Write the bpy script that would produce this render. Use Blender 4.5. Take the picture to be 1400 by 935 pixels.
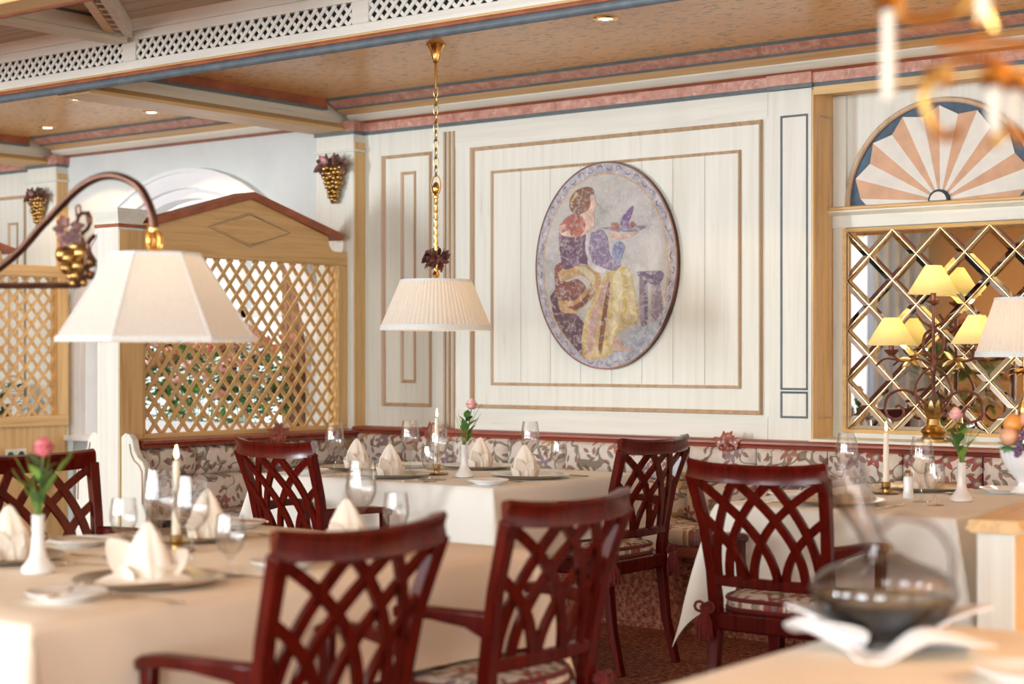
import bpy, bmesh, math, random
from mathutils import Vector, Matrix
random.seed(7)
PI = math.pi
sc = bpy.context.scene
C = sc.collection
for o in list(bpy.data.objects):
    bpy.data.objects.remove(o, do_unlink=True)

# ------------------------------------------------------------------ camera
# world: X runs along the panelled wall (to the right), Y towards that wall, camera above (0,0)
FPX, HZ, YAW, CH = 2300.0, 485.0, math.radians(37.7), 1.255
SY, CY = math.sin(YAW), math.cos(YAW)
cam_d = bpy.data.cameras.new('camera')
cam = bpy.data.objects.new('camera', cam_d)
C.objects.link(cam)
cam.location = (0, 0, CH)
cam.rotation_euler = (PI / 2, 0, YAW)
cam_d.sensor_width = 36.0
cam_d.lens = FPX / 1400.0 * 36.0
cam_d.shift_y = (HZ - 467.5) / 1400.0
cam_d.clip_start = 0.05
cam_d.dof.use_dof = True
cam_d.dof.focus_distance = 6.9
cam_d.dof.aperture_fstop = 2.5
sc.camera = cam


def at(px, py, x=None, y=None, z=None):
    """pixel of the 1400x935 photograph -> point on the plane x=, y= or z="""
    a = (px - 700.0) / FPX
    d = (a * CY - SY, a * SY + CY, (HZ - py) / FPX)
    if x is not None:
        t = x / d[0]
    elif y is not None:
        t = y / d[1]
    else:
        t = (z - CH) / d[2]
    return Vector((d[0] * t, d[1] * t, CH + d[2] * t))


# ------------------------------------------------------------------ world, windows' daylight, exposure
w = bpy.data.worlds.new('world')
sc.world = w
w.use_nodes = True
w.node_tree.nodes['Background'].inputs[0].default_value = (0.97, 0.97, 0.95, 1)
w.node_tree.nodes['Background'].inputs[1].default_value = 1.35
sc.view_settings.view_transform = 'Standard'
sc.view_settings.look = 'None'
sc.view_settings.exposure = 0.35
sc.view_settings.gamma = 1.0
sc.view_settings.use_curve_mapping = False


def area(name, loc, rot, sx, sy, power, col):
    l = bpy.data.lights.new(name, 'AREA')
    l.shape = 'RECTANGLE'
    l.size, l.size_y, l.energy, l.color = sx, sy, power, col
    o = bpy.data.objects.new(name, l)
    C.objects.link(o)
    o.location, o.rotation_euler = loc, rot
    return o


DAY = (0.86, 0.95, 1.0)
area('window_and_fill_light', (-9.72, -3.95, 1.75), (PI / 2, 0, 0), 1.15, 2.1, 540, DAY)
area('window_and_fill_light', (-5.6, -3.92, 1.75), (PI / 2, 0, 0), 1.7, 2.3, 170, DAY)  # this and the next two: fill from unseen windows, added for overall brightness
area('window_and_fill_light', (-2.2, -3.92, 1.75), (PI / 2, 0, 0), 1.7, 2.3, 170, DAY)
area('window_and_fill_light', (1.2, -3.92, 1.75), (PI / 2, 0, 0), 1.7, 2.3, 150, DAY)


def point(name, loc, power, col, r=0.04):
    l = bpy.data.lights.new(name, 'POINT')
    l.energy, l.color, l.shadow_soft_size = power, col, r
    o = bpy.data.objects.new(name, l)
    C.objects.link(o)
    o.location = loc
    return o


WARM = (1.0, 0.66, 0.36)


# ------------------------------------------------------------------ mesh builder
class MB:
    def __init__(s):
        s.v, s.f = [], []

    def add(s, vs, fs):
        n = len(s.v)
        s.v += [tuple(p) for p in vs]
        s.f += [tuple(i + n for i in f) for f in fs]
        return s

    def box(s, c, size, M=None):
        x, y, z = [d / 2 for d in size]
        vs = [Vector((a * x, b * y, g * z)) for a in (-1, 1) for b in (-1, 1) for g in (-1, 1)]
        if M is not None:
            vs = [M @ p for p in vs]
        vs = [p + Vector(c) for p in vs]
        return s.add(vs, [(0, 1, 3, 2), (4, 6, 7, 5), (0, 4, 5, 1), (2, 3, 7, 6), (0, 2, 6, 4), (1, 5, 7, 3)])

    def bb(s, x0, x1, y0, y1, z0, z1):
        return s.box(((x0 + x1) / 2, (y0 + y1) / 2, (z0 + z1) / 2), (abs(x1 - x0), abs(y1 - y0), abs(z1 - z0)))

    def prism(s, poly, a, b, fn):
        """poly: 2D points; fn(u,v,w)->3D; extruded from w=a to w=b"""
        n = len(poly)
        vs = [fn(u, v, a) for u, v in poly] + [fn(u, v, b) for u, v in poly]
        fs = [tuple(range(n - 1, -1, -1)), tuple(range(n, 2 * n))]
        fs += [(i, (i + 1) % n, n + (i + 1) % n, n + i) for i in range(n)]
        return s.add(vs, fs)

    def sweep(s, pts, prof, up, closed=False, caps=True):
        """prof (side, up) section carried along pts; up: vector, or list of vectors"""
        pts = [Vector(p) for p in pts]
        n, m = len(pts), len(prof)
        vs = []
        for i, p in enumerate(pts):
            if closed:
                t = pts[(i + 1) % n] - pts[i - 1]
            else:
                t = pts[min(i + 1, n - 1)] - pts[max(i - 1, 0)]
            t.normalize()
            u = Vector(up[i]) if isinstance(up, list) else Vector(up)
            sd = t.cross(u)
            if sd.length < 1e-6:
                sd = t.cross(Vector((0.3, 0.5, 0.8)))
            sd.normalize()
            u = sd.cross(t)
            pr = prof[i] if isinstance(prof[0], list) else prof
            m = len(pr)
            vs += [p + sd * a + u * b for a, b in pr]
        fs = []
        for i in range(n if closed else n - 1):
            j = (i + 1) % n
            for k in range(m):
                l = (k + 1) % m
                fs.append((i * m + k, i * m + l, j * m + l, j * m + k))
        if caps and not closed:
            fs += [tuple(range(m - 1, -1, -1)), tuple(range((n - 1) * m, n * m))]
        return s.add(vs, fs)

    def tube(s, pts, r, n=8, closed=False):
        pts = [Vector(p) for p in pts]
        ups, up = [], Vector((0, 0, 1))
        for i in range(len(pts)):
            t = (pts[min(i + 1, len(pts) - 1)] - pts[max(i - 1, 0)]).normalized()
            if abs(t.dot(up)) > 0.98:
                up = Vector((0, 1, 0)) if abs(t.y) < 0.9 else Vector((1, 0, 0))
            up = (up - t * up.dot(t)).normalized()
            ups.append(up.copy())
        rs = r if isinstance(r, (list, tuple)) else [r] * len(pts)
        prof = [[(q * math.cos(2 * PI * k / n), q * math.sin(2 * PI * k / n)) for k in range(n)] for q in rs]
        return s.sweep(pts, prof, ups, closed)

    def lathe(s, prof, n=24, c=(0, 0, 0), mod=None, M=None):
        vs, rows = [], []
        c = Vector(c)
        for r, z in prof:
            if r < 1e-6:
                rows.append([len(vs)])
                vs.append(Vector((0, 0, z)))
            else:
                rows.append(list(range(len(vs), len(vs) + n)))
                for k in range(n):
                    a = 2 * PI * k / n
                    q = r * (mod(a, z, r) if mod else 1)
                    vs.append(Vector((q * math.cos(a), q * math.sin(a), z)))
        fs = []
        for A, B in zip(rows, rows[1:]):
            for k in range(n):
                l = (k + 1) % n
                if len(A) == 1 and len(B) == 1:
                    continue
                if len(A) == 1:
                    fs.append((A[0], B[l], B[k]))
                elif len(B) == 1:
                    fs.append((A[k], A[l], B[0]))
                else:
                    fs.append((A[k], A[l], B[l], B[k]))
        if M is not None:
            vs = [M @ p for p in vs]
        return s.add([p + c for p in vs], fs)

    def ball(s, c, r, n=10, m=6, sc=(1, 1, 1), M=None):
        prof = [(0, -1)] + [(math.sin(PI * i / m), -math.cos(PI * i / m)) for i in range(1, m)] + [(0, 1)]
        S = Matrix.Diagonal((r * sc[0], r * sc[1], r * sc[2]))
        if M is not None:
            S = M @ S
        return s.lathe(prof, n, c, M=S)

    def grid(s, fn, nu, nv, thick=None):
        vs = [Vector(fn(i / nu, j / nv)) for i in range(nu + 1) for j in range(nv + 1)]
        q = nv + 1
        fs = [(i * q + j, (i + 1) * q + j, (i + 1) * q + j + 1, i * q + j + 1) for i in range(nu) for j in range(nv)]
        return s.add(vs, fs)

    def leaf(s, base, d, up, L, W, curl=0.15, n=5, lobes=0):
        """flat pointed leaf bent along its length"""
        d = Vector(d).normalized()
        up = Vector(up)
        sd = d.cross(up)
        if sd.length < 1e-5:
            sd = d.cross(Vector((0.2, 0.9, 0.3)))
        sd.normalize()
        up = sd.cross(d).normalized()
        base = Vector(base)

        def fn(u, v):
            t = u
            wd = W * math.sin(PI * min(1, t * 0.94 + 0.03)) ** 0.8 * (1 - 0.25 * t)
            if lobes:
                wd *= 0.72 + 0.28 * abs(math.cos(lobes * PI * t))
            k = (v - 0.5) * 2
            return base + d * (L * t) + sd * (wd * k) + up * (curl * L * (t - t * t * 1.6) + 0.18 * abs(k) * wd)
        return s.grid(fn, n, 2)

    def xf(s, M):
        s.v = [tuple(M @ Vector(p)) for p in s.v]
        return s

    def mesh(s, name, mat, angle=35, solid=None):
        me = bpy.data.meshes.new(name)
        me.from_pydata(s.v, [], s.f)
        me.materials.append(mat)
        bm = bmesh.new()
        bm.from_mesh(me)
        bmesh.ops.recalc_face_normals(bm, faces=bm.faces)
        if solid:
            bmesh.ops.solidify(bm, geom=bm.faces[:], thickness=solid)
        for f in bm.faces:
            f.smooth = True
        bm.to_mesh(me)
        bm.free()
        me.set_sharp_from_angle(angle=math.radians(angle))
        return me


def part(name, mb, mat, parent=None, angle=35, solid=None, bevel=0, label=None, kind=None, sub=0):
    me = mb if isinstance(mb, bpy.types.Mesh) else mb.mesh(name, mat, angle, solid)
    o = bpy.data.objects.new(name, me)
    C.objects.link(o)
    if parent is not None:
        o.parent = parent
    if bevel:
        b = o.modifiers.new('bevel', 'BEVEL')
        b.width, b.segments, b.limit_method = bevel, 2, 'ANGLE'
        b.harden_normals = False
    if sub:
        b = o.modifiers.new('sub', 'SUBSURF')
        b.levels = b.render_levels = sub
    if label:
        o['label'] = label
    if kind:
        o['kind'] = kind
    return o


def tag(o, label, cat, group=None):
    o['label'], o['category'] = label, cat
    if group:
        o['group'] = group
    return o


def thing(name, label, cat, loc=(0, 0, 0), rz=0, group=None):
    o = bpy.data.objects.new(name, None)
    o.empty_display_size = 0.05
    C.objects.link(o)
    o.location, o.rotation_euler = loc, (0, 0, rz)
    return tag(o, label, cat, group)


def single(name, label, cat, mb, mat, loc=(0, 0, 0), rz=0, group=None, **k):
    o = part(name, mb, mat, None, **k)
    o.location, o.rotation_euler = loc, (0, 0, rz)
    return tag(o, label, cat, group)


def struct(name, mb, mat, label=None, cat=None, parent=None, **k):
    o = part(name, mb, mat, parent, **k)
    if parent is None:
        o['kind'] = 'structure'
        if label:
            o['label'] = label
        if cat:
            o['category'] = cat
    return o


def dup(root, loc, rz=0, label=None):
    r = root.copy()
    C.objects.link(r)
    r.location, r.rotation_euler = loc, (0, 0, rz)
    if label:
        r['label'] = label
    for ch in list(root.children):
        c = ch.copy()
        C.objects.link(c)
        c.parent = r
        for g in list(ch.children):
            d = g.copy()
            C.objects.link(d)
            d.parent = c
    return r


# ------------------------------------------------------------------ materials
class N:
    """tiny node-expression helper"""
    def __init__(s, mat):
        s.nt = mat.node_tree

    def m(s, op, a, b=None, c=None):
        n = s.nt.nodes.new('ShaderNodeMath')
        n.operation = op
        for i, q in enumerate((a, b, c)):
            if q is None:
                continue
            if isinstance(q, (int, float)):
                n.inputs[i].default_value = q
            else:
                s.nt.links.new(q, n.inputs[i])
        return n.outputs[0]

    def node(s, typ, **k):
        n = s.nt.nodes.new(typ)
        for a, b in k.items():
            setattr(n, a, b)
        return n

    def link(s, a, b):
        s.nt.links.new(a, b)

    def coord(s, out='Object'):
        return s.node('ShaderNodeTexCoord').outputs[out]

    def scale(s, vec, sx, sy, sz, loc=(0, 0, 0)):
        n = s.node('ShaderNodeMapping')
        n.inputs['Scale'].default_value = (sx, sy, sz)
        n.inputs['Location'].default_value = loc
        s.link(vec, n.inputs['Vector'])
        return n.outputs[0]

    def noise(s, vec, sc_, det=3, rough=0.55, dist=0.0):
        n = s.node('ShaderNodeTexNoise')
        n.inputs['Scale'].default_value = sc_
        n.inputs['Detail'].default_value = det
        n.inputs['Roughness'].default_value = rough
        n.inputs['Distortion'].default_value = dist
        s.link(vec, n.inputs['Vector'])
        return n.outputs['Fac']

    def ramp(s, fac, stops, interp='LINEAR'):
        n = s.node('ShaderNodeValToRGB')
        n.color_ramp.interpolation = interp
        el = n.color_ramp.elements
        while len(el) < len(stops):
            el.new(0.5)
        for e, (p, c) in zip(el, stops):
            e.position = p
            e.color = (*c, 1) if len(c) == 3 else c
        s.link(fac, n.inputs[0])
        return n.outputs[0]

    def mix(s, fac, a, b, mode='MIX'):
        n = s.node('ShaderNodeMix', data_type='RGBA', blend_type=mode)
        for i, q in ((0, fac), (6, a), (7, b)):
            if isinstance(q, (int, float)):
                n.inputs[i].default_value = q
            elif isinstance(q, tuple):
                n.inputs[i].default_value = (*q, 1) if len(q) == 3 else q
            else:
                s.link(q, n.inputs[i])
        return n.outputs[2]

    def bump(s, h, strength=0.2, dist=0.01):
        n = s.node('ShaderNodeBump')
        n.inputs['Strength'].default_value = strength
        n.inputs['Distance'].default_value = dist
        s.link(h, n.inputs['Height'])
        return n.outputs[0]


def new_mat(name):
    m = bpy.data.materials.new(name)
    m.use_nodes = True
    return m, N(m), m.node_tree.nodes['Principled BSDF']


def simple(name, col, rough=0.5, metal=0.0, var=0.0, vs=8.0, spec=0.5, bump=0.0, coat=0.0, sheen=0.0):
    m, n, b = new_mat(name)
    b.inputs['Roughness'].default_value = rough
    b.inputs['Metallic'].default_value = metal
    b.inputs['Specular IOR Level'].default_value = spec
    b.inputs['Coat Weight'].default_value = coat
    b.inputs['Coat Roughness'].default_value = 0.12
    b.inputs['Sheen Weight'].default_value = sheen
    f = n.noise(n.coord(), vs, 3)
    lo = tuple(max(0, c * (1 - var)) for c in col)
    hi = tuple(min(1, c * (1 + var)) for c in col)
    n.link(n.ramp(f, [(0.3, lo), (0.7, hi)]), b.inputs['Base Color'])
    if bump:
        n.link(n.bump(f, bump, 0.004), b.inputs['Normal'])
    return m


def wood(name, c0, c1, axis='z', rough=0.45, worn=None, coat=0.0, ring=14.0, bump=0.12, worn_amt=0.62, spec=0.5):
    """streaky grain along an axis; worn = colour of rubbed streaks"""
    m, n, b = new_mat(name)
    v = n.coord()
    k = {'x': (0.6, ring, ring), 'y': (ring, 0.6, ring), 'z': (ring, ring, 0.6)}[axis]
    g = n.noise(n.scale(v, *k), 2.2, 5, 0.6, 0.6)
    col = n.ramp(g, [(0.28, c0), (0.55, c1), (0.8, tuple(min(1, q * 1.06) for q in c1))])
    big = n.noise(v, 1.3, 2)
    col = n.mix(n.m('MULTIPLY', big, 0.35), col, n.mix(1.0, col, (0.86, 0.84, 0.82), 'MULTIPLY'))
    if worn:
        k2 = {'x': (1.2, 40, 40), 'y': (40, 1.2, 40), 'z': (40, 40, 1.2)}[axis]
        f = n.noise(n.scale(v, *k2), 1.5, 3, 0.7)
        msk = n.ramp(f, [(worn_amt, (0, 0, 0)), (worn_amt + 0.1, (1, 1, 1))])
        gate = n.ramp(n.noise(v, 3.0, 2), [(0.45, (0, 0, 0)), (0.62, (1, 1, 1))])
        col = n.mix(n.m('MULTIPLY', n.m('MULTIPLY', msk, gate), 0.6), col, worn)
    n.link(col, b.inputs['Base Color'])
    b.inputs['Roughness'].default_value = rough
    b.inputs['Coat Weight'].default_value = coat
    b.inputs['Specular IOR Level'].default_value = spec
    b.inputs['Coat Roughness'].default_value = 0.15
    n.link(n.bump(g, bump, 0.002), b.inputs['Normal'])
    return m


def thin_glass(name, tint=(0.985, 0.985, 0.985), amt=0.075, rough=0.02, dark=0.40, mid=0.96):
    """thin-walled glass: clear with Fresnel reflections"""
    m, n, b = new_mat(name)
    nt = m.node_tree
    nt.nodes.remove(b)
    out = [q for q in nt.nodes if q.type == 'OUTPUT_MATERIAL'][0]
    tr = n.node('ShaderNodeBsdfTransparent')
    tr.inputs[0].default_value = (*tint, 1)
    gl = n.node('ShaderNodeBsdfGlossy')
    gl.inputs['Roughness'].default_value = rough
    lw_ = n.node('ShaderNodeLayerWeight')
    lw_.inputs[0].default_value = 0.5
    fc = lw_.outputs['Facing']
    sch = n.m('MULTIPLY', n.m('POWER', fc, 3.0), 0.6)
    edge = tuple(q * dark for q in tint)
    n.link(n.ramp(fc, [(0.0, tint), (0.62, tuple(q * mid for q in tint)), (0.97, edge)]), tr.inputs[0])
    mx = n.node('ShaderNodeMixShader')
    n.link(n.m('ADD', sch, amt), mx.inputs[0])
    n.link(tr.outputs[0], mx.inputs[1])
    n.link(gl.outputs[0], mx.inputs[2])
    n.link(mx.outputs[0], out.inputs[0])
    return m


def shade_cloth(name, col, trans=0.5):
    m, n, b = new_mat(name)
    nt = m.node_tree
    nt.nodes.remove(b)
    out = [q for q in nt.nodes if q.type == 'OUTPUT_MATERIAL'][0]
    d = n.node('ShaderNodeBsdfDiffuse')
    t = n.node('ShaderNodeBsdfTranslucent')
    f = n.noise(n.scale(n.coord(), 60, 60, 4), 3, 3)
    cc = n.ramp(f, [(0.3, tuple(q * 0.93 for q in col)), (0.7, col)])
    n.link(cc, d.inputs[0])
    n.link(cc, t.inputs[0])
    mx = n.node('ShaderNodeMixShader')
    mx.inputs[0].default_value = trans
    n.link(d.outputs[0], mx.inputs[1])
    n.link(t.outputs[0], mx.inputs[2])
    n.link(mx.outputs[0], out.inputs[0])
    return m


def floral(name, axes, S=1.0):
    """printed upholstery: five-petalled blooms, leaves and thin stems on a pale ground"""
    m, n, b = new_mat(name)
    sep = n.node('ShaderNodeSeparateXYZ')
    n.link(n.coord(), sep.inputs[0])
    ch = {'x': sep.outputs[0], 'y': sep.outputs[1], 'z': sep.outputs[2]}
    u, v = ch[axes[0]], ch[axes[1]]

    def cell(freq, off, jitter=0.8):
        cb = n.node('ShaderNodeCombineXYZ')
        n.link(n.m('ADD', n.m('MULTIPLY', u, freq * S), off), cb.inputs[0])
        n.link(n.m('ADD', n.m('MULTIPLY', v, freq * S), off * 0.7), cb.inputs[1])
        vo = n.node('ShaderNodeTexVoronoi', voronoi_dimensions='2D')
        vo.inputs['Scale'].default_value = 1.0
        vo.inputs['Randomness'].default_value = jitter
        n.link(cb.outputs[0], vo.inputs['Vector'])
        df = n.node('ShaderNodeVectorMath', operation='SUBTRACT')
        n.link(cb.outputs[0], df.inputs[0])
        n.link(vo.outputs['Position'], df.inputs[1])
        s2 = n.node('ShaderNodeSeparateXYZ')
        n.link(df.outputs[0], s2.inputs[0])
        cs = n.node('ShaderNodeSeparateColor')
        n.link(vo.outputs['Color'], cs.inputs[0])
        return s2.outputs[0], s2.outputs[1], cs.outputs[0], cs.outputs[1], cb.outputs[0]

    base = n.ramp(n.noise(n.coord(), 40, 2), [(0.3, (0.62, 0.55, 0.50)), (0.7, (0.70, 0.64, 0.58))])
    # stems
    _, _, _, _, vec = cell(7.0, 3.1)
    st = n.m('LESS_THAN', n.m('ABSOLUTE', n.m('SUBTRACT', n.noise(vec, 0.9, 1), 0.5)), 0.013)
    col = n.mix(n.m('MULTIPLY', st, 0.8), base, (0.16, 0.13, 0.09))
    # leaves
    for freq, off, ca, cb_ in ((15.0, 5.3, (0.13, 0.12, 0.09), (0.30, 0.24, 0.15)), (19.0, 11.7, (0.30, 0.09, 0.06), (0.17, 0.15, 0.13))):
        x, y, r1, r2, _ = cell(freq, off)
        an = n.m('MULTIPLY', r1, 6.283)
        co, si = n.m('COSINE', an), n.m('SINE', an)
        xr = n.m('ADD', n.m('MULTIPLY', x, co), n.m('MULTIPLY', y, si))
        yr = n.m('SUBTRACT', n.m('MULTIPLY', y, co), n.m('MULTIPLY', x, si))
        wd = n.m('MULTIPLY', n.m('SUBTRACT', 1.0, n.m('POWER', n.m('ABSOLUTE', n.m('DIVIDE', xr, 0.40)), 2.0)), 0.17)
        msk = n.m('LESS_THAN', n.m('ABSOLUTE', yr), wd)
        msk = n.m('MULTIPLY', msk, n.m('LESS_THAN', r2, 0.62))
        col = n.mix(n.m('MULTIPLY', msk, 0.85), col, n.mix(n.m('GREATER_THAN', yr, 0.0), ca, cb_))
    # blooms
    x, y, r1, r2, _ = cell(6.4, 0.0, 0.7)
    r = n.m('SQRT', n.m('ADD', n.m('MULTIPLY', x, x), n.m('MULTIPLY', y, y)))
    th = n.m('ADD', n.m('ARCTAN2', y, x), n.m('MULTIPLY', r1, 6.0))
    pet = n.m('ADD', 0.24, n.m('MULTIPLY', n.m('COSINE', n.m('MULTIPLY', th, 6.0)), 0.085))
    msk = n.m('MULTIPLY', n.m('LESS_THAN', r, pet), n.m('LESS_THAN', r2, 0.75))
    fc = n.ramp(r1, [(0.0, (0.30, 0.06, 0.05)), (0.4, (0.38, 0.14, 0.10)), (0.62, (0.26, 0.17, 0.22)), (0.85, (0.50, 0.30, 0.14))], 'CONSTANT')
    fc = n.mix(n.m('LESS_THAN', r, 0.11), fc, (0.20, 0.17, 0.18))
    fc = n.mix(n.m('LESS_THAN', r, 0.06), fc, (0.55, 0.45, 0.30))
    col = n.mix(n.m('MULTIPLY', msk, 0.9), col, fc)
    n.link(col, b.inputs['Base Color'])
    b.inputs['Roughness'].default_value = 0.9
    b.inputs['Specular IOR Level'].default_value = 0.15
    n.link(n.bump(n.noise(n.coord(), 260, 2), 0.15, 0.002), b.inputs['Normal'])
    return m


M = {}
M['cream_z'] = wood('cream_painted_wood_upright', (0.70, 0.695, 0.615), (0.765, 0.765, 0.695), 'z', 0.5, worn=(0.42, 0.33, 0.22))
M['cream_x'] = wood('cream_painted_wood_level', (0.70, 0.695, 0.615), (0.765, 0.765, 0.695), 'x', 0.5, worn=(0.42, 0.33, 0.22))
M['cream_y'] = wood('cream_painted_wood_cross', (0.66, 0.60, 0.47), (0.79, 0.74, 0.62), 'y', 0.5, worn=(0.42, 0.33, 0.22))
M['beam'] = wood('brightened_cream_beam_wood', (0.80, 0.78, 0.70), (0.88, 0.865, 0.80), 'x', 0.45, worn=(0.5, 0.42, 0.3))  # cream paint made lighter to offset the weak light on the lattice beam
M['lit_pine_z'] = wood('warm_lit_pine_upright', (0.56, 0.33, 0.12), (0.74, 0.49, 0.215), 'z', 0.42, worn=(0.40, 0.22, 0.08))  # cream-pine wood with warm light from the right put into its colour
M['lit_pine_y'] = wood('warm_lit_pine_level', (0.56, 0.33, 0.12), (0.74, 0.49, 0.215), 'y', 0.42, worn=(0.40, 0.22, 0.08))  # same warm light in the colour; plain pine trim shares it
M['pine_x'] = wood('honey_pine_long', (0.56, 0.33, 0.12), (0.74, 0.49, 0.215), 'x', 0.42, worn=(0.40, 0.22, 0.08))
M['mould'] = wood('brown_stained_moulding', (0.40, 0.25, 0.14), (0.56, 0.39, 0.25), 'z', 0.45)
M['mould_x'] = wood('brown_stained_moulding_level', (0.40, 0.25, 0.14), (0.56, 0.39, 0.25), 'x', 0.45)
M['terracotta'] = simple('terracotta_red_trim', (0.36, 0.11, 0.05), 0.5, var=0.25, vs=10)
M['rail'] = wood('red_brown_rail_wood', (0.17, 0.030, 0.016), (0.34, 0.080, 0.044), 'x', 0.35, coat=0.2)
M['mahogany'] = wood('mahogany_polished', (0.040, 0.0025, 0.0015), (0.098, 0.0062, 0.0032), 'z', 0.22, coat=0.0, ring=22, bump=0.03, spec=0.28)
M['plaster'] = simple('pale_plaster', (0.61, 0.65, 0.65), 0.9, var=0.05, vs=4, bump=0.05)
M['white'] = simple('white_painted_wood', (0.78, 0.80, 0.83), 0.4, var=0.03)
M['grey'] = simple('slate_grey_paint', (0.13, 0.16, 0.18), 0.5, var=0.15, vs=20)
M['steelblue'] = simple('grey_blue_paint', (0.12, 0.155, 0.18), 0.5, var=0.2, vs=20)
M['brass'] = simple('polished_brass', (0.80, 0.48, 0.14), 0.22, 1.0, 0.12)
M['gold'] = simple('old_gold', (0.44, 0.28, 0.10), 0.30, 1.0, 0.3, 30)
M['bronze'] = simple('bronze_leaf_metal', (0.13, 0.055, 0.05), 0.40, 0.55, 0.4, 25)
M['iron'] = simple('dark_brown_iron', (0.10, 0.045, 0.03), 0.32, 0.75, 0.3, 15)
M['rust'] = simple('rust_brown_iron', (0.17, 0.06, 0.035), 0.4, 0.5, 0.3, 25)
M['cloth'] = simple('cream_table_linen', (0.86, 0.77, 0.64), 0.85, var=0.03, vs=6, spec=0.2, sheen=0.1, bump=0.6)
M['cloth_w'] = simple('white_table_linen', (0.82, 0.80, 0.74), 0.85, var=0.02, vs=6, spec=0.2, sheen=0.1, bump=0.5)
M['napkin'] = simple('pale_napkin_linen', (0.84, 0.76, 0.66), 0.85, var=0.03, vs=10, spec=0.2, sheen=0.1)
M['napkin_w'] = simple('white_napkin_linen', (0.84, 0.84, 0.86), 0.85, var=0.02, vs=10, spec=0.2)
M['china'] = simple('white_china', (0.84, 0.85, 0.86), 0.12, var=0.01, coat=0.4)
M['pewter'] = simple('pewter_charger', (0.60, 0.52, 0.42), 0.25, 1.0, 0.08)
M['steel'] = simple('polished_cutlery', (0.78, 0.70, 0.60), 0.16, 1.0, 0.05)
M['wax'] = simple('ivory_wax', (0.85, 0.80, 0.68), 0.45, var=0.02)
M['velvet'] = simple('dark_red_velvet', (0.14, 0.007, 0.008), 0.8, var=0.35, vs=120, sheen=0.1, bump=0.3)
M['petal'] = simple('pink_rose_petal', (0.66, 0.16, 0.19), 0.6, var=0.45, vs=55)
M['petal_pale'] = simple('pale_pink_rose_petal', (0.85, 0.42, 0.40), 0.6, var=0.3, vs=40)
M['peach'] = simple('peach_petal', (0.85, 0.42, 0.27), 0.65, var=0.25, vs=30)
M['pinkpetal'] = simple('soft_pink_petal', (0.85, 0.45, 0.40), 0.65, var=0.2, vs=30)
M['whitepetal'] = simple('cream_petal', (0.84, 0.76, 0.60), 0.65, var=0.1, vs=30)
M['leaf'] = simple('rose_leaf', (0.055, 0.15, 0.035), 0.45, var=0.5, vs=30)
M['leaf_l'] = simple('light_leaf', (0.17, 0.30, 0.05), 0.5, var=0.4, vs=20)
M['stem'] = simple('green_stem', (0.13, 0.22, 0.06), 0.5, var=0.3)
M['glass'] = thin_glass('clear_drinking_glass')
M['pane'] = thin_glass('window_glass', (0.96, 0.98, 0.98), 0.02, 0.02, 0.9)
M['decanter'] = thin_glass('decanter_glass', (0.90, 0.86, 0.85), 0.10, 0.02, 0.12, 0.62)
M['wine'] = simple('dark_red_wine', (0.006, 0.002, 0.005), 0.15, spec=0.12)
M['shade'] = shade_cloth('cream_lampshade_cloth', (0.83, 0.82, 0.79), 0.34)
M['shade_p'] = shade_cloth('pleated_lampshade_cloth', (0.82, 0.79, 0.74), 0.34)
M['shade_y'] = shade_cloth('pale_yellow_shade', (0.88, 0.78, 0.40), 0.40)
M['trimw'] = simple('shade_braid', (0.72, 0.74, 0.73), 0.8, var=0.12, vs=200)
M['fl_xz'] = floral('floral_upholstery_back', 'xz')
M['fl_yz'] = floral('floral_upholstery_side', 'yz')
M['fl_xy'] = floral('floral_upholstery_seat', 'xy', 1.15)
M['mirror'] = simple('mirror_silver', (0.86, 0.85, 0.82), 0.015, 1.0, 0.0)
M['lead'] = simple('brass_came', (0.55, 0.40, 0.22), 0.3, 1.0, 0.1)
M['tan'] = simple('fan_tan_paint', (0.62, 0.36, 0.22), 0.55, var=0.1, vs=14)
M['fanw'] = simple('fan_white_paint', (0.74, 0.72, 0.66), 0.55, var=0.05, vs=14)
M['navy'] = simple('fan_blue_paint', (0.035, 0.075, 0.13), 0.5, var=0.35, vs=20)
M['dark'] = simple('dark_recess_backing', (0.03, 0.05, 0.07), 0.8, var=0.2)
M['curtain'] = shade_cloth('pale_blue_curtain', (0.50, 0.58, 0.68), 0.30)
M['curtain_b'] = simple('brown_curtain', (0.36, 0.19, 0.12), 0.85, var=0.2, vs=6)
M['tanwall'] = simple('tan_wall_paint', (0.50, 0.33, 0.17), 0.8, var=0.08, vs=2)


def ceiling_mat():
    m, n, b = new_mat('gold_speckled_ceiling_paper')
    v = n.coord()
    f = n.noise(n.scale(v, 11, 34, 11), 1.6, 2, 0.6, 0.5)
    g = n.noise(v, 1.2, 2)
    base = n.ramp(g, [(0.3, (0.72, 0.40, 0.12)), (0.7, (0.86, 0.53, 0.19))])
    col = n.mix(n.ramp(f, [(0.58, (0, 0, 0)), (0.62, (0.8, 0.8, 0.8))]), base, (0.20, 0.11, 0.05))
    n.link(col, b.inputs['Base Color'])
    b.inputs['Roughness'].default_value = 0.28
    b.inputs['Specular IOR Level'].default_value = 0.7
    return m


def marble_mat():
    m, n, b = new_mat('pink_marbled_paint')
    v = n.coord()
    f = n.noise(v, 16, 5, 0.7)
    g = n.noise(v, 3, 3, 0.6, 2.0)
    col = n.ramp(f, [(0.3, (0.36, 0.13, 0.09)), (0.55, (0.56, 0.28, 0.21)), (0.75, (0.66, 0.40, 0.32))])
    col = n.mix(n.ramp(g, [(0.49, (0, 0, 0)), (0.5, (0.5, 0.5, 0.5)), (0.515, (0, 0, 0))]), col, (0.75, 0.60, 0.52))
    n.link(col, b.inputs['Base Color'])
    b.inputs['Roughness'].default_value = 0.45
    return m


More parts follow.
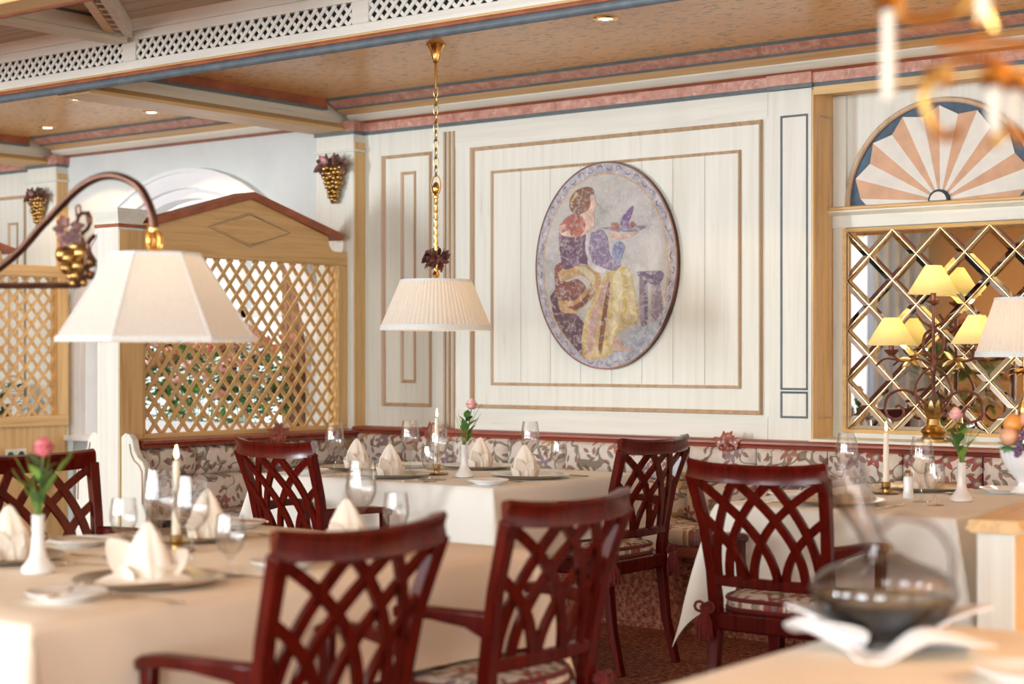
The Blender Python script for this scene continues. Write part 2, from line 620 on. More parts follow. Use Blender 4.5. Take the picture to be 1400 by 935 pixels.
def carpet_mat():
    m, n, b = new_mat('speckled_brown_red_carpet')
    v = n.coord()
    f = n.noise(v, 42, 4, 0.75)
    g = n.noise(v, 9, 3, 0.6, 1.0)
    col = n.ramp(f, [(0.36, (0.035, 0.013, 0.010)), (0.5, (0.19, 0.055, 0.030)), (0.62, (0.30, 0.15, 0.09)), (0.75, (0.10, 0.07, 0.05))])
    col = n.mix(n.m('MULTIPLY', g, 0.35), col, (0.20, 0.05, 0.03))
    n.link(col, b.inputs['Base Color'])
    b.inputs['Roughness'].default_value = 1.0
    b.inputs['Specular IOR Level'].default_value = 0.1
    n.link(n.bump(f, 0.5, 0.01), b.inputs['Normal'])
    return m


def emit_mat(name, col, s):
    m, n, b = new_mat(name)
    b.inputs['Base Color'].default_value = (*col, 1)
    b.inputs['Emission Color'].default_value = (*col, 1)
    b.inputs['Emission Strength'].default_value = s
    return m


M['ceiling'] = ceiling_mat()
M['marble'] = marble_mat()
M['carpet'] = carpet_mat()
M['bulb'] = emit_mat('glowing_bulb', (1.0, 0.82, 0.55), 12)
M['flame'] = emit_mat('candle_flame', (1.0, 0.72, 0.30), 14)
# ================================================================== THE ROOM
WY = 6.95          # face of the panelled wall
struct('floor', MB().bb(-12, 4, -4, 7.4, -0.06, 0), M['carpet'], 'speckled brown and red carpet covering the dining room floor', 'carpet')

# ---- panelled wall (right bay)
wall = struct('wall_back', MB().bb(-6.42, -3.625, WY, 7.25, 0, 2.7), M['cream_z'],
              'cream painted wood panelling behind the long upholstered bench', 'wall')


def frame_xz(x0, x1, z0, z1, y, w, t, mb=None):
    """rectangular moulding on a wall that faces -Y, a mitred ridge section"""
    mb = mb or MB()
    pts = [(x0, z0), (x1, z0), (x1, z1), (x0, z1)]
    prof = [(0, 0), (w * 0.15, t), (w * 0.5, t * 0.7), (w * 0.85, t * 0.35), (w, 0)]
    vs, fs = [], []
    for (px, pz), (sx, sz) in zip(pts, ((1, 1), (-1, 1), (-1, -1), (1, -1))):
        for a, h in prof:
            vs.append((px + sx * a, y - h, pz + sz * a))
    m = len(prof)
    for i in range(4):
        j = (i + 1) % 4
        for k in range(m - 1):
            fs.append((i * m + k, j * m + k, j * m + k + 1, i * m + k + 1))
    mb.add(vs, fs)
    return mb


def wall_board(x0, x1, z0, z1, t=0.004):
    part('board', MB().bb(x0, x1, WY - t, WY, z0, z1), M['cream_z'], wall, bevel=0.0015)


# boards of the big field, edge to edge with fine joints
bx = [-5.50, -5.31, -5.12, -4.93, -4.74, -4.56, -4.38, -4.20, -4.01]
for a, b_ in zip(bx, bx[1:]):
    wall_board(a + 0.001, b_ - 0.001, 1.10, 2.22, 0.005)
for z0, z1 in ((0.86, 0.965), (2.365, 2.48)):
    part('board', MB().bb(-5.76, -3.86, WY - 0.003, WY, z0, z1), M['cream_x'], wall)
part('panel_moulding', frame_xz(-5.642, -3.887, 0.972, 2.357, WY - 0.001, 0.021, 0.020), M['mould'], wall)
part('panel_moulding', frame_xz(-5.505, -4.003, 1.094, 2.224, WY - 0.003, 0.017, 0.012), M['mould'], wall)
part('panel_moulding', frame_xz(-6.275, -5.92, 0.971, 2.358, WY, 0.020, 0.020), M['mould'], wall)
x0, x1 = at(549, 300, y=WY).x, at(569, 300, y=WY).x
part('panel_moulding', frame_xz(x0, x1, 1.10, 2.26, WY, 0.018, 0.012), M['mould'], wall)
for i, px in enumerate((609, 615, 621)):
    xx = at(px, 300, y=WY).x
    part('fillet', MB().bb(xx - 0.007, xx + 0.007, WY - 0.014, WY, 0.86, 2.455), M['mould'], wall, bevel=0.004)
# pier at the niche
part('pier_board', MB().bb(-3.845, -3.627, WY - 0.014, WY, 0.86, 2.48), M['cream_z'], wall, bevel=0.002)
part('panel_moulding', frame_xz(-3.786, -3.645, 1.092, 2.362, WY - 0.0145, 0.010, 0.006), M['grey'], wall)
part('panel_moulding', frame_xz(-3.786, -3.645, 0.962, 1.086, WY - 0.0145, 0.010, 0.006), M['grey'], wall)
side = MB().bb(-3.627, -3.620, 6.94, 7.15, 0.80, 2.47)
part('warm_lit_side', side, M['lit_pine_z'], wall)  # orange strip paints the warm light on this face of the cream pier
fr = frame_xz(-7.115, -6.99, 0.96, 2.36, 0, 0.008, 0.006)
fr.v = [(-3.62 + abs(y), x * -1, z) for x, y, z in fr.v]
part('panel_moulding', fr, M['mould'], wall)

# ---- pilasters
def pilaster(n, x0, x1):
    p = struct(n, MB().bb(x0, x1, 6.86, WY + 0.02, 0.0, 2.49), M['cream_z'], 'cream pilaster with a pink marbled head', 'pilaster')
    p['label'] = 'cream pilaster carrying gilt grapes ' + ('beside the panelled wall' if x0 > -7 else 'at the far end of the arched bay')
    part('warm_lit_side', MB().bb(x1, x1 + 0.006, 6.865, WY, 0.84, 2.44), M['lit_pine_z'], p)  # warm light on the pilaster's right face, put in as an orange strip
    part('neck_moulding', MB().bb(x0 - 0.01, x1 + 0.018, 6.845, WY, 2.385, 2.40), M['cream_x'], p, bevel=0.004)
    part('frieze_block', MB().bb(x0 - 0.012, x1 + 0.02, 6.842, WY, 2.50, 2.556), M['marble'], p)
    part('grey_band', MB().bb(x0 - 0.008, x1 + 0.016, 6.846, WY, 2.482, 2.50), M['grey'], p)
    return p


pilaster('trim_1', -6.70, -6.415)
pilaster('trim_2', -9.36, -9.06)

# ---- arched bay with its window
AX, AZ, AR = -7.875, 1.215, 1.175
mb = MB()
K = 28
zs = [AZ + math.sqrt(max(0, AR * AR - (AR * math.cos(PI * k / K)) ** 2)) for k in range(K + 1)]
xs = [AX - AR * math.cos(PI * k / K) for k in range(K + 1)]
fy = lambda u, v, w_: (u, w_, v)
for k in range(K):
    mb.prism([(xs[k], zs[k]), (xs[k + 1], zs[k + 1]), (xs[k + 1], 2.72), (xs[k], 2.72)], WY, 7.25, fy)
mb.bb(AX + AR, -6.42, WY, 7.25, 0, 2.72)
mb.bb(-9.36, AX - AR, WY, 7.25, 0, 2.72)
mb.bb(AX - AR, AX + AR, WY, 7.25, 0, 0.72)
struct('wall_bay', mb, M['plaster'], 'pale plaster wall around the white arched window', 'wall')
struct('wall_left', MB().bb(-12.2, -12, -4, 7.4, 0, 2.76), M['tanwall'], 'tan side wall of the dining room', 'wall')
wl = struct('wall_far', MB().bb(-12, -9.36, WY, 7.25, 0, 2.72), M['cream_z'], 'cream panelled wall at the far left behind lattice partition', 'wall')
part('panel_moulding', frame_xz(-10.6, at(36, 300, y=WY).x, 0.97, 2.33, WY, 0.024, 0.02), M['mould'], wl)
x0, x1 = at(12, 300, y=WY).x, at(25, 300, y=WY).x
part('panel_moulding', frame_xz(x0, x1, 1.1, 2.15, WY, 0.018, 0.012), M['mould'], wl)

win = struct('window_1', MB(), M['white'], 'white arched window behind the lattice partition', 'window')


def arch_ring(r0, r1, y0, y1, name, mat, z_low=0.72):
    m_ = MB()
    vs, fs = [], []
    pa = [(AX - r1, z_low, AX - r0)] 
    path = [(-1.0, z_low)] + [(None, k) for k in range(K + 1)] + [(1.0, z_low)]
    rows = []
    for q in path:
        row = []
        for r, y in ((r0, y0), (r1, y0), (r1, y1), (r0, y1)):
            if q[0] is None:
                a = PI * q[1] / K
                row.append((AX - r * math.cos(a), y, AZ + r * math.sin(a)))
            else:
                row.append((AX + q[0] * r, y, z_low))
        rows.append(row)
    for row in rows:
        vs += row
    for i in range(len(rows) - 1):
        for k in range(4):
            fs.append((i * 4 + k, i * 4 + (k + 1) % 4, (i + 1) * 4 + (k + 1) % 4, (i + 1) * 4 + k))
    fs += [(0, 1, 2, 3), tuple(len(vs) - 4 + k for k in range(4))]
    m_.add(vs, fs)
    return part(name, m_, mat, win)


arch_ring(1.06, 1.175, 6.915, WY + 0.02, 'architrave', M['white'])
arch_ring(1.155, 1.18, 6.90, WY, 'outer_bead', M['white'])
arch_ring(1.00, 1.07, WY + 0.0, 7.06, 'inner_reveal', M['white'])
arch_ring(0.93, 1.0, 7.08, 7.16, 'window_frame', M['white'])
mb = MB()
for X in (AX - 0.33, AX + 0.33):
    mb.bb(X - 0.025, X + 0.025, 7.09, 7.14, 0.72, 2.1)
mb.bb(AX - 0.95, AX + 0.95, 7.09, 7.14, 1.48, 1.53)
part('muntins', mb, M['white'], win)
part('pane', MB().prism([(AX - 0.95, 0.72)] + [(AX - 0.95 * math.cos(PI * k / 16), AZ + 0.95 * math.sin(PI * k / 16)) for k in range(17)] + [(AX + 0.95, 0.72)], 7.112, 7.116, fy), M['pane'], win)
part('window_sill', MB().bb(AX - 1.1, AX + 1.1, 6.84, 7.2, 0.70, 0.735), M['white'], win, bevel=0.006)


def curtain(name, label, x0, x1, y, z0, z1, mat, folds, amp=0.03):
    m_ = MB()
    m_.grid(lambda u, v: (x0 + (x1 - x0) * u, y + amp * math.sin(u * folds * 2 * PI) * (0.6 + 0.4 * v), z0 + (z1 - z0) * (1 - v)), folds * 8, 6)
    return single(name, label, 'curtain', m_, mat, angle=80, solid=0.003)


curtain('curtain', 'brown drape hanging at right of the arched window', -7.14, -6.90, 7.02, 0.74, 1.9, M['curtain_b'], 4, 0.02)

# ---- niche: diamond mirror below a painted fan
NX0, NX1 = -3.62, -2.56
nb = struct('wall_niche', MB().bb(NX0, NX1, 7.15, 7.25, 0.0, 2.5), M['cream_z'], 'cream niche wall behind the diamond mirror', 'wall')
part('soffit_board', MB().bb(NX0, NX1, WY - 0.005, 7.15, 2.462, 2.50), M['pine_x'], nb)
part('lintel', MB().bb(NX0, NX1, WY - 0.008, WY + 0.02, 2.445, 2.482), M['pine_x'], nb)
part('sill', MB().bb(NX0 - 0.004, NX1, 6.90, 7.15, 0.845, 0.872), M['cream_x'], nb, bevel=0.004)
part('apron_board', MB().bb(NX0, NX1, 7.135, 7.15, 0.872, 0.905), M['cream_x'], nb)
for x0, x1 in ((NX0 + 0.001, -3.553), (-2.627, NX1 - 0.001)):
    part('stile', MB().bb(x0, x1, 7.135, 7.15, 0.9055, 2.46), M['cream_z'], nb)
part('ledge', MB().prism([(7.15, 1.845), (7.125, 1.845), (7.12, 1.90), (7.085, 1.915), (7.085, 1.935), (7.15, 1.94)], NX0, NX1, lambda u, v, w_: (w_, u, v)), M['cream_x'], nb)
part('ledge_bead', MB().bb(NX0, NX1, 7.075, 7.10, 1.922, 1.94), M['pine_x'], nb, bevel=0.006)
part('frame', frame_xz(-3.568, -2.612, 0.893, 1.842, 7.135, 0.018, 0.014), M['pine_x'], nb)
struct('wall_right', MB().bb(NX1, 4, WY, 7.25, 0, 2.7), M['cream_z'], 'cream panelled wall right of the niche', 'wall')

mir = thing('wall_mirror', 'diamond-paned mirror under the painted fan', 'mirror', (0, 0, 0))
part('backing', MB().bb(-3.552, -2.628, 7.139, 7.149, 0.905, 1.829), M['mirror'], mir)
MX0, MZ0, HD = -3.55, 0.907, 0.115
def tile(poly):
    """bevelled pane: outer edge low, inner field raised"""
    cx = sum(p[0] for p in poly) / len(poly)
    cz = sum(p[1] for p in poly) / len(poly)
    n = len(poly)
    def ins(d):
        out = []
        for i in range(n):
            p0, p1, p2 = Vector(poly[i - 1]), Vector(poly[i]), Vector(poly[(i + 1) % n])
            e1, e2 = (p1 - p0).normalized(), (p2 - p1).normalized()
            n1, n2 = Vector((-e1.y, e1.x)), Vector((-e2.y, e2.x))
            k = (n1 + n2) / (1 + n1.dot(n2))
            out.append(p1 + k * d)
        return out
    a, b_ = ins(0.0035), ins(0.022)
    vs = [(p.x, 7.1385, p.y) for p in a] + [(p.x, 7.1335, p.y) for p in b_]
    fs = [tuple(range(n, 2 * n))] + [(i, (i + 1) % n, n + (i + 1) % n, n + i) for i in range(n)]
    part('mirror_pane', MB().add(vs, fs), M['mirror'], mir, angle=1)
for i in range(9):
    for j in range(9):
        if (i + j) % 2 == 0:
            continue
        cx, cz = MX0 + i * HD, MZ0 + j * HD
        pts = [(cx, cz - HD), (cx + HD, cz), (cx, cz + HD), (cx - HD, cz)]
        if i == 0:
            pts = [(cx, cz - HD), (cx + HD, cz), (cx, cz + HD)]
        elif i == 8:
            pts = [(cx, cz - HD), (cx, cz + HD), (cx - HD, cz)]
        if j == 0:
            pts = [(cx + HD, cz), (cx, cz + HD), (cx - HD, cz)]
        elif j == 8:
            pts = [(cx, cz - HD), (cx + HD, cz), (cx - HD, cz)]
        tile(pts)
for s in (1, -1):
    for k in range(-6, 7, 2):
        # lines  (x-cx) - s*(z-cz) = k*HD
        seg = []
        for t in (0, 8):
            seg.append((t, (t - 4 - k) * s + 4))
        (xa, za), (xb, zb) = seg
        def clip(xa, za, xb, zb):
            out = []
            for z_lim in (0, 8):
                if abs(zb - za) > 1e-6:
                    t = (z_lim - za) / (zb - za)
                    x_ = xa + t * (xb - xa)
                    if -1e-6 <= x_ <= 8 + 1e-6:
                        out.append((x_, z_lim))
            for x_, z_ in ((xa, za), (xb, zb)):
                if -1e-6 <= z_ <= 8 + 1e-6:
                    out.append((x_, z_))
            return out
        ps = sorted(set((round(a, 3), round(b_, 3)) for a, b_ in clip(xa, za, xb, zb)))
        if len(ps) >= 2:
            A, B_ = ps[0], ps[-1]
            part('came', MB().sweep([(MX0 + A[0] * HD, 7.135, MZ0 + A[1] * HD), (MX0 + B_[0] * HD, 7.135, MZ0 + B_[1] * HD)],
                                    [(-0.003, 0), (-0.0015, 0.004), (0.0015, 0.004), (0.003, 0)], (0, -1, 0)), M['lead'], mir)

# fan
FX, FZ, FR = -3.09, 1.945, 0.452
fan = thing('fan_lunette', 'half-round painted fan of tan and white rays above the mirror', 'wall ornament', (FX, 7.15, FZ))
part('backing', MB().prism([(FR * math.cos(PI * k / 40), FR * math.sin(PI * k / 40)) for k in range(41)], -0.012, 0, fy), M['navy'], fan)
rim = [(FR * math.cos(PI * k / 40), -0.012, FR * math.sin(PI * k / 40)) for k in range(41)]
part('rim', MB().sweep(rim, [(-0.012, -0.012), (0.012, -0.012), (0.012, 0.012), (0.006, 0.018), (-0.006, 0.018), (-0.012, 0.012)], (0, -1, 0)), M['mould'], fan)
angs = [0] + [4.5 + 12.214 * k for k in range(15)] + [180]
rad = [0.80] + [0.865 if k % 2 == 0 else 0.945 for k in range(15)] + [0.80]
hgt = [0.014] + [0.014 if k % 2 == 0 else 0.026 for k in range(15)] + [0.014]
for i in range(16):
    a0, a1 = math.radians(angs[i]), math.radians(angs[i + 1])
    r0, r1 = rad[i] * FR, rad[i + 1] * FR
    h = 0.05
    p = [(h * math.cos(a0), -0.018, h * math.sin(a0)), (r0 * math.cos(a0), -hgt[i], r0 * math.sin(a0)),
         (r1 * math.cos(a1), -hgt[i + 1], r1 * math.sin(a1)), (h * math.cos(a1), -0.018, h * math.sin(a1))]
    q = [(x, -0.008, z) for x, y, z in p]
    part('ray', MB().add(p + q, [(0, 1, 2, 3), (4, 7, 6, 5), (0, 4, 5, 1), (1, 5, 6, 2), (2, 6, 7, 3), (3, 7, 4, 0)]), M['tan'] if i % 2 == 0 else M['fanw'], fan, angle=5)
hub = [(0.05 * math.cos(PI * k / 16), 0.05 * math.sin(PI * k / 16)) for k in range(17)]
part('hub', MB().prism(hub, -0.035, 0, fy), M['dark'], fan)
part('hub_cap', MB().prism([(a * 0.78, b_ * 0.78) for a, b_ in hub], -0.042, -0.03, fy), M['fanw'], fan)

# ---- cornice bands along the wall, each its own length of moulding
BANDS = [('grey_band', 0.012, 2.482, 0.02, 2.50, 'grey'), ('marbled_frieze', 0.02, 2.50, 0.022, 2.546, 'marble'),
         ('red_bead', 0.022, 2.546, 0.05, 2.556, 'terracotta'), ('white_moulding', 0.05, 2.556, 0.10, 2.588, 'cream_x'),
         ('pine_cove', 0.10, 2.588, 0.18, 2.607, 'pine_x'), ('grey_band', 0.18, 2.607, 0.19, 2.617, 'grey'),
         ('marbled_frieze', 0.19, 2.617, 0.25, 2.648, 'marble'), ('grey_band', 0.25, 2.648, 0.272, 2.662, 'steelblue')]


def cornice(name, label, x0, x1, y, first=0):
    c_ = struct(name, MB(), M['cream_x'], label, 'cornice')
    for nm, p0, z0, p1, z1, mt in BANDS[first:]:
        poly = [(0, z0), (p0, z0), (p1, z1), (0, z1)]
        if nm == 'white_moulding':
            poly = [(0, z0), (p0, z0), (p0 + 0.02, z0 + 0.004), (p1 - 0.008, z0 + 0.018), (p1, z1 - 0.006), (p1, z1), (0, z1)]
        part(nm, MB().prism(poly, x0, x1, lambda u, v, w_: (w_, y - u, v)), M[mt], c_)
    return c_


cornice('trim_3', 'long painted cornice in pink, grey and pine above the panelled wall', -6.46, 4, WY)
cornice('trim_4', 'painted cornice over the arched plaster bay', -9.1, -6.72, WY, 2)
cornice('trim_5', 'painted cornice at the far left end of the wall', -12, -9.36, WY)
o = part('pier_frieze', MB().bb(-3.85, -3.618, WY - 0.036, WY, 2.50, 2.55), M['marble'], wall)
o = part('pier_band', MB().bb(-3.85, -3.618, WY - 0.03, WY, 2.482, 2.50), M['grey'], wall)

# ---- ceiling, cross beams, lattice beam
struct('ceiling', MB().bb(-12, 4, 5.07, 7.25, 2.66, 2.74), M['ceiling'], 'gold speckled papered ceiling over the bench tables', 'ceiling')
cf = struct('ceiling_front', MB().bb(-12, 4, -4, 4.97, 2.79, 2.85), M['pine_x'], 'brown wooden board ceiling beyond the lattice beam', 'ceiling')
y0 = 3.3
while y0 < 4.9:
    part('ceiling_board', MB().bb(-12, 0, y0 + 0.002, y0 + 0.118, 2.775, 2.79), M['mould_x'], cf, bevel=0.002)
    y0 += 0.12


def cross_beam(name, label, x):
    b_ = struct(name, MB().bb(x - 0.13, x + 0.06, 5.09, WY, 2.535, 2.66), M['cream_y'], label, 'beam')
    part('red_band', MB().bb(x + 0.06, x + 0.10, 5.09, 6.70, 2.612, 2.66), M['terracotta'], b_)
    part('grey_band', MB().bb(x + 0.06, x + 0.105, 5.09, 6.70, 2.602, 2.612), M['grey'], b_)
    part('pine_moulding', MB().prism([(-0.15, 2.50), (0.09, 2.50), (0.10, 2.515), (0.085, 2.53), (0.06, 2.545), (-0.13, 2.545), (-0.15, 2.53)], 5.09, 6.86, lambda u, v, w_: (x + u, w_, v)), M['lit_pine_y'], b_)
    part('red_band', MB().bb(x - 0.17, x - 0.13, 5.09, 6.70, 2.612, 2.66), M['terracotta'], b_)


cross_beam('trim_6', 'ceiling cross beam of cream and pine running out above the lattice partition', -6.56)
cross_beam('trim_7', 'ceiling cross beam of cream and pine at the far left pilaster', -9.22)

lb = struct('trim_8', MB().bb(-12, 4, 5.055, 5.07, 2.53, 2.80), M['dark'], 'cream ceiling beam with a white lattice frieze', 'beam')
part('grey_rail', MB().tube([(-12, 5.035, 2.517), (4, 5.035, 2.517)], 0.019, 12), M['steelblue'], lb)
part('red_bead', MB().tube([(-12, 5.03, 2.543), (4, 5.03, 2.543)], 0.011, 8), M['terracotta'], lb)
part('pine_bead', MB().bb(-12, 4, 5.025, 5.055, 2.548, 2.562), M['pine_x'], lb, bevel=0.004)
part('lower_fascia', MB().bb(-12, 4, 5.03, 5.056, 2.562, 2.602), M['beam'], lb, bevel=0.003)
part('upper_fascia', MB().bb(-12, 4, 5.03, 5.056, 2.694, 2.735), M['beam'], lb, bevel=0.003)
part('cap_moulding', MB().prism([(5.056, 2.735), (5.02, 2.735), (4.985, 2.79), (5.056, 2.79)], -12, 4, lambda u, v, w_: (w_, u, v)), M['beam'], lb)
STX = [-8.985, -7.546, -6.107, -4.668, -3.229, -1.79]
for X in STX:
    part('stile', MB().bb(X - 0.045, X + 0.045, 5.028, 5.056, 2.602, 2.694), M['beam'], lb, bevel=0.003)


def strips(x0, x1, z0, z1, px, pz, wd):
    """centre segments of crossed slats filling a rectangle; px,pz: diamond pitch"""
    W, H_ = x1 - x0, z1 - z0
    out = [[], []]
    sl = pz / px
    k = -int(H_ / sl / px) - 1
    while x0 + k * px < x1 + px:
        for s_ in (0, 1):
            xa = x0 + (k + 0.5) * px
            # line from bottom: z = z0 + sl*(x-xa)   (mirrored for s_=1)
            pa, pb = max(x0, xa), min(x1, xa + H_ / sl)
            if pb - pa > px * 0.12:
                za, zb = z0 + sl * (pa - xa), z0 + sl * (pb - xa)
                if s_:
                    out[1].append(((x0 + x1 - pa, za), (x0 + x1 - pb, zb)))
                else:
                    out[0].append(((pa, za), (pb, zb)))
        k += 1
    return out


for a, b_ in zip(STX, STX[1:]):
    if a < -8.5 or b_ > -2:
        pass
    fams = strips(a + 0.045, b_ - 0.045, 2.602, 2.694, 0.054, 0.054, 0.02)
    for y, fam in ((5.040, fams[0]), (5.046, fams[1])):
        m_ = MB()
        for (xa, za), (xb, zb) in fam:
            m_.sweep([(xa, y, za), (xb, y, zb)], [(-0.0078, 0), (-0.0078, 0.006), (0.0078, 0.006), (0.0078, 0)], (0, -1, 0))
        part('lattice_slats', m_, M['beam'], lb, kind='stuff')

# coffer beams in front of the lattice beam
nbm = struct('trim_9', MB().bb(-12, -4.45, 3.56, 3.68, 2.50, 2.79), M['cream_x'], 'cream coffer beam with a red lower edge at top left', 'beam')
part('red_bead', MB().bb(-12, -4.45, 3.68, 3.71, 2.475, 2.50), M['terracotta'], nbm, bevel=0.006)
part('under_moulding', MB().bb(-12, -4.45, 3.55, 3.68, 2.478, 2.50), M['pine_x'], nbm, bevel=0.006)
tb = struct('trim_10', MB().bb(-6.107 - 0.05, -6.107 + 0.03, 3.70, 5.0, 2.70, 2.79), M['cream_y'], 'cream coffer tie beam meeting the lattice beam', 'beam')
part('under_moulding', MB().bb(-6.107 - 0.065, -6.107 + 0.04, 3.70, 4.99, 2.675, 2.70), M['cream_y'], tb, bevel=0.005)
part('grey_band', MB().bb(-6.107 - 0.05, -6.107 + 0.045, 3.70, 4.99, 2.765, 2.79), M['grey'], tb)
A, B_ = Vector((-6.10, 5.0, 2.735)), Vector((-5.30, 4.16, 2.735))
db = struct('trim_11', MB().sweep([A, B_], [(-0.035, -0.03), (0.0, -0.03), (0.0, 0.05), (-0.035, 0.05)], (0, 0, 1)), M['cream_y'], 'diagonal open coffer rafter with small blocks', 'beam')
part('twin_rail', MB().sweep([A, B_], [(0.035, -0.03), (0.075, -0.03), (0.075, 0.05), (0.035, 0.05)], (0, 0, 1)), M['lit_pine_y'], db)
d_ = (B_ - A).normalized()
for k in range(9):
    p_ = A + d_ * (0.12 + 0.11 * k)
    part('block', MB().sweep([p_, p_ + d_ * 0.035], [(0.0, -0.02), (0.035, -0.02), (0.035, 0.03), (0.0, 0.03)], (0, 0, 1)), M['cream_y'], db)

# recessed ceiling spots
for i, (px, py, lab) in enumerate(((828, 25, 'recessed ceiling spotlight right of the pendant chain'), (107, 135, 'nearest recessed spotlight of the three in the left ceiling bay'),
                                   (207, 153, 'rightmost recessed spotlight in the left ceiling bay'), (65, 174, 'leftmost recessed spotlight in the left ceiling bay'))):
    p_ = at(px, py, z=2.66)
    s_ = thing('ceiling_spotlight', lab, 'spotlight', (p_.x, p_.y, 2.66), 0, 'recessed ceiling spotlights')
    part('ring', MB().lathe([(0.030, -0.001), (0.034, -0.006), (0.050, -0.006), (0.056, -0.001), (0.056, 0.0)], 20), M['brass'], s_)
    part('lens', MB().lathe([(0, -0.003), (0.031, -0.003), (0.031, -0.001)], 16), M['bulb'], s_)
    l = bpy.data.lights.new('spot', 'SPOT')
    l.energy, l.color, l.spot_size, l.shadow_soft_size = (14 if i == 0 else 18), WARM, 2.0, 0.03
    lo = bpy.data.objects.new('spot', l)
    C.objects.link(lo)
    lo.location = (p_.x, p_.y, 2.645)

# ---- street-side wall behind the camera (seen in the mirror)
mb = MB()
edges = [-12, -10.35, -8.1, -6.5, -4.7, -3.1, -1.3, 0.3, 2.1, 4]
for k in range(0, 10, 2):
    mb.bb(edges[k], edges[k + 1], -4.2, -4.0, 0, 2.85)
for k in range(1, 9, 2):
    mb.bb(edges[k], edges[k + 1], -4.2, -4.0, 0, 0.55)
    mb.bb(edges[k], edges[k + 1], -4.2, -4.0, 2.65, 2.85)
struct('wall_street', mb, M['tanwall'], 'tan wall with tall windows on the street side', 'wall')
for i, k in enumerate(range(1, 9, 2)):
    wn = struct('window_%d' % (i + 2), MB().bb(edges[k], edges[k + 1], -4.06, -4.02, 0.53, 0.60), M['white'], 'tall street window number %d from the left' % (i + 1), 'window')
    m_ = MB()
    xm = (edges[k] + edges[k + 1]) / 2
    for xx in (edges[k] + 0.03, xm, edges[k + 1] - 0.03):
        m_.bb(xx - 0.03, xx + 0.03, -4.07, -4.01, 0.6, 2.65)
    m_.bb(edges[k], edges[k + 1], -4.07, -4.01, 1.9, 1.95)
    part('frame', m_, M['white'], wn)
    part('pane', MB().bb(edges[k], edges[k + 1], -4.045, -4.04, 0.6, 2.65), M['pane'], wn)
curtain('curtain', 'pale blue drape hanging in the middle of the street window', -9.17, -8.93, -3.75, 0.1, 2.7, M['curtain'], 3, 0.03)
curtain('curtain', 'pale blue drape between street window and tan wall', -8.72, -7.95, -3.75, 0.1, 2.7, M['curtain'], 6, 0.04)
# ================================================================== LATTICE PARTITIONS AND BENCHES
def lattice_partition(X, y0, y1, label, post=True):
    """stands across the room at x = X, from its free end y0 to the wall end y1"""
    t = thing('lattice_partition', label, 'partition', (X, 0, 0))
    yo0, yo1, zo0, zo1 = y0 + 0.174, y1 - 0.085, 0.865, 1.751
    T = 0.04
    part('lower_panel', MB().bb(-0.025, 0.025, y0 + 0.16, y1, 0.0, 0.80), M['lit_pine_z'], t)
    part('bottom_rail', MB().bb(-T, T, y0 + 0.16, y1, 0.80, zo0), M['lit_pine_y'], t, bevel=0.003)
    part('stile', MB().bb(-T, T, y0 + 0.16, yo0, zo0, zo1), M['lit_pine_z'], t, bevel=0.003)
    part('stile', MB().bb(-T, T, yo1, y1, zo0, zo1), M['lit_pine_z'], t, bevel=0.003)
    # pediment board
    ym, half = (y0 + 0.87), 0.655
    sh = 1.825
    poly = [(y0 + 0.16, zo1), (y1, zo1), (y1, sh), (ym + half - 0.01, sh)]
    for k in range(1, 7):
        a = PI / 2 * k / 6
        poly.append((ym + half - 0.01 - 0.055 * math.sin(a), sh + 0.06 * (1 - math.cos(a))))
    poly += [(ym + half - 0.07, 1.905), (ym, 2.075), (ym - half + 0.02, 1.905)]
    poly += [(y0 + 0.16, 1.90)]
    part('pediment', MB().prism(poly, -T, T, lambda u, v, w_: (w_, u, v)), M['lit_pine_y'], t, bevel=0.003)
    for s_ in (-1, 1):
        p = [(0, ym, 2.088), (0, ym + s_ * (half + 0.015), 1.905)]
        part('pediment_cap', MB().sweep(p, [(-0.062, -0.018), (0.062, -0.018), (0.075, 0.004), (0.075, 0.016), (-0.075, 0.016), (-0.075, 0.004)], (0, 0, 1)), M['terracotta'], t)
    dm = [(ym, 1.822), (ym + 0.293, 1.907), (ym, 1.992), (ym - 0.293, 1.907)]
    m_ = MB().sweep([(T, a, b_) for a, b_ in dm], [(-0.007, 0), (-0.004, 0.006), (0.004, 0.006), (0.007, 0)], (1, 0, 0), closed=True)
    part('diamond_moulding', m_, M['mould'], t)
    m_ = MB().prism([(ym + (a - ym) * 0.9, 1.907 + (b_ - 1.907) * 0.9) for a, b_ in dm], T, T + 0.004, lambda u, v, w_: (w_, u, v))
    part('diamond_field', m_, M['lit_pine_y'], t)
    # lattice, slat by slat
    fams = strips(yo0, yo1, zo0, zo1, 0.091, 0.109, 0.02)
    for x_, fam in ((-0.004, fams[1]), (0.004, fams[0])):
        for (ya, za), (yb, zb) in fam:
            part('slat', MB().sweep([(x_, ya, za), (x_, yb, zb)], [(-0.0098, -0.004), (0.0098, -0.004), (0.0098, 0.004), (-0.0098, 0.004)], (1, 0, 0)), M['lit_pine_z'], t)
    if post:
        P = part('post', MB().bb(-0.115, 0.045, y0, y0 + 0.16, 0, 1.90), M['cream_z'], t, bevel=0.006)
        part('warm_lit_post_side', MB().bb(0.045, 0.049, y0 + 0.006, y0 + 0.156, 0.1, 1.86), M['lit_pine_z'], t)  # cream post's right face coloured orange for the warm light on it
        part('post_neck', MB().bb(-0.125, 0.057, y0 - 0.01, y0 + 0.17, 1.872, 1.888), M['terracotta'], t, bevel=0.004)
        part('post_cap', MB().lathe([(0.12, 1.888), (0.125, 1.90), (0.158, 1.945), (0.160, 1.963), (0.0, 1.966)], 4, (0, 0, 0), M=Matrix.Translation((-0.035, y0 + 0.08, 0)) @ Matrix.Rotation(PI / 4, 4, 'Z') @ Matrix.Diagonal((0.86, 0.86, 1, 1))), M['cream_x'], t, angle=20)
    return t


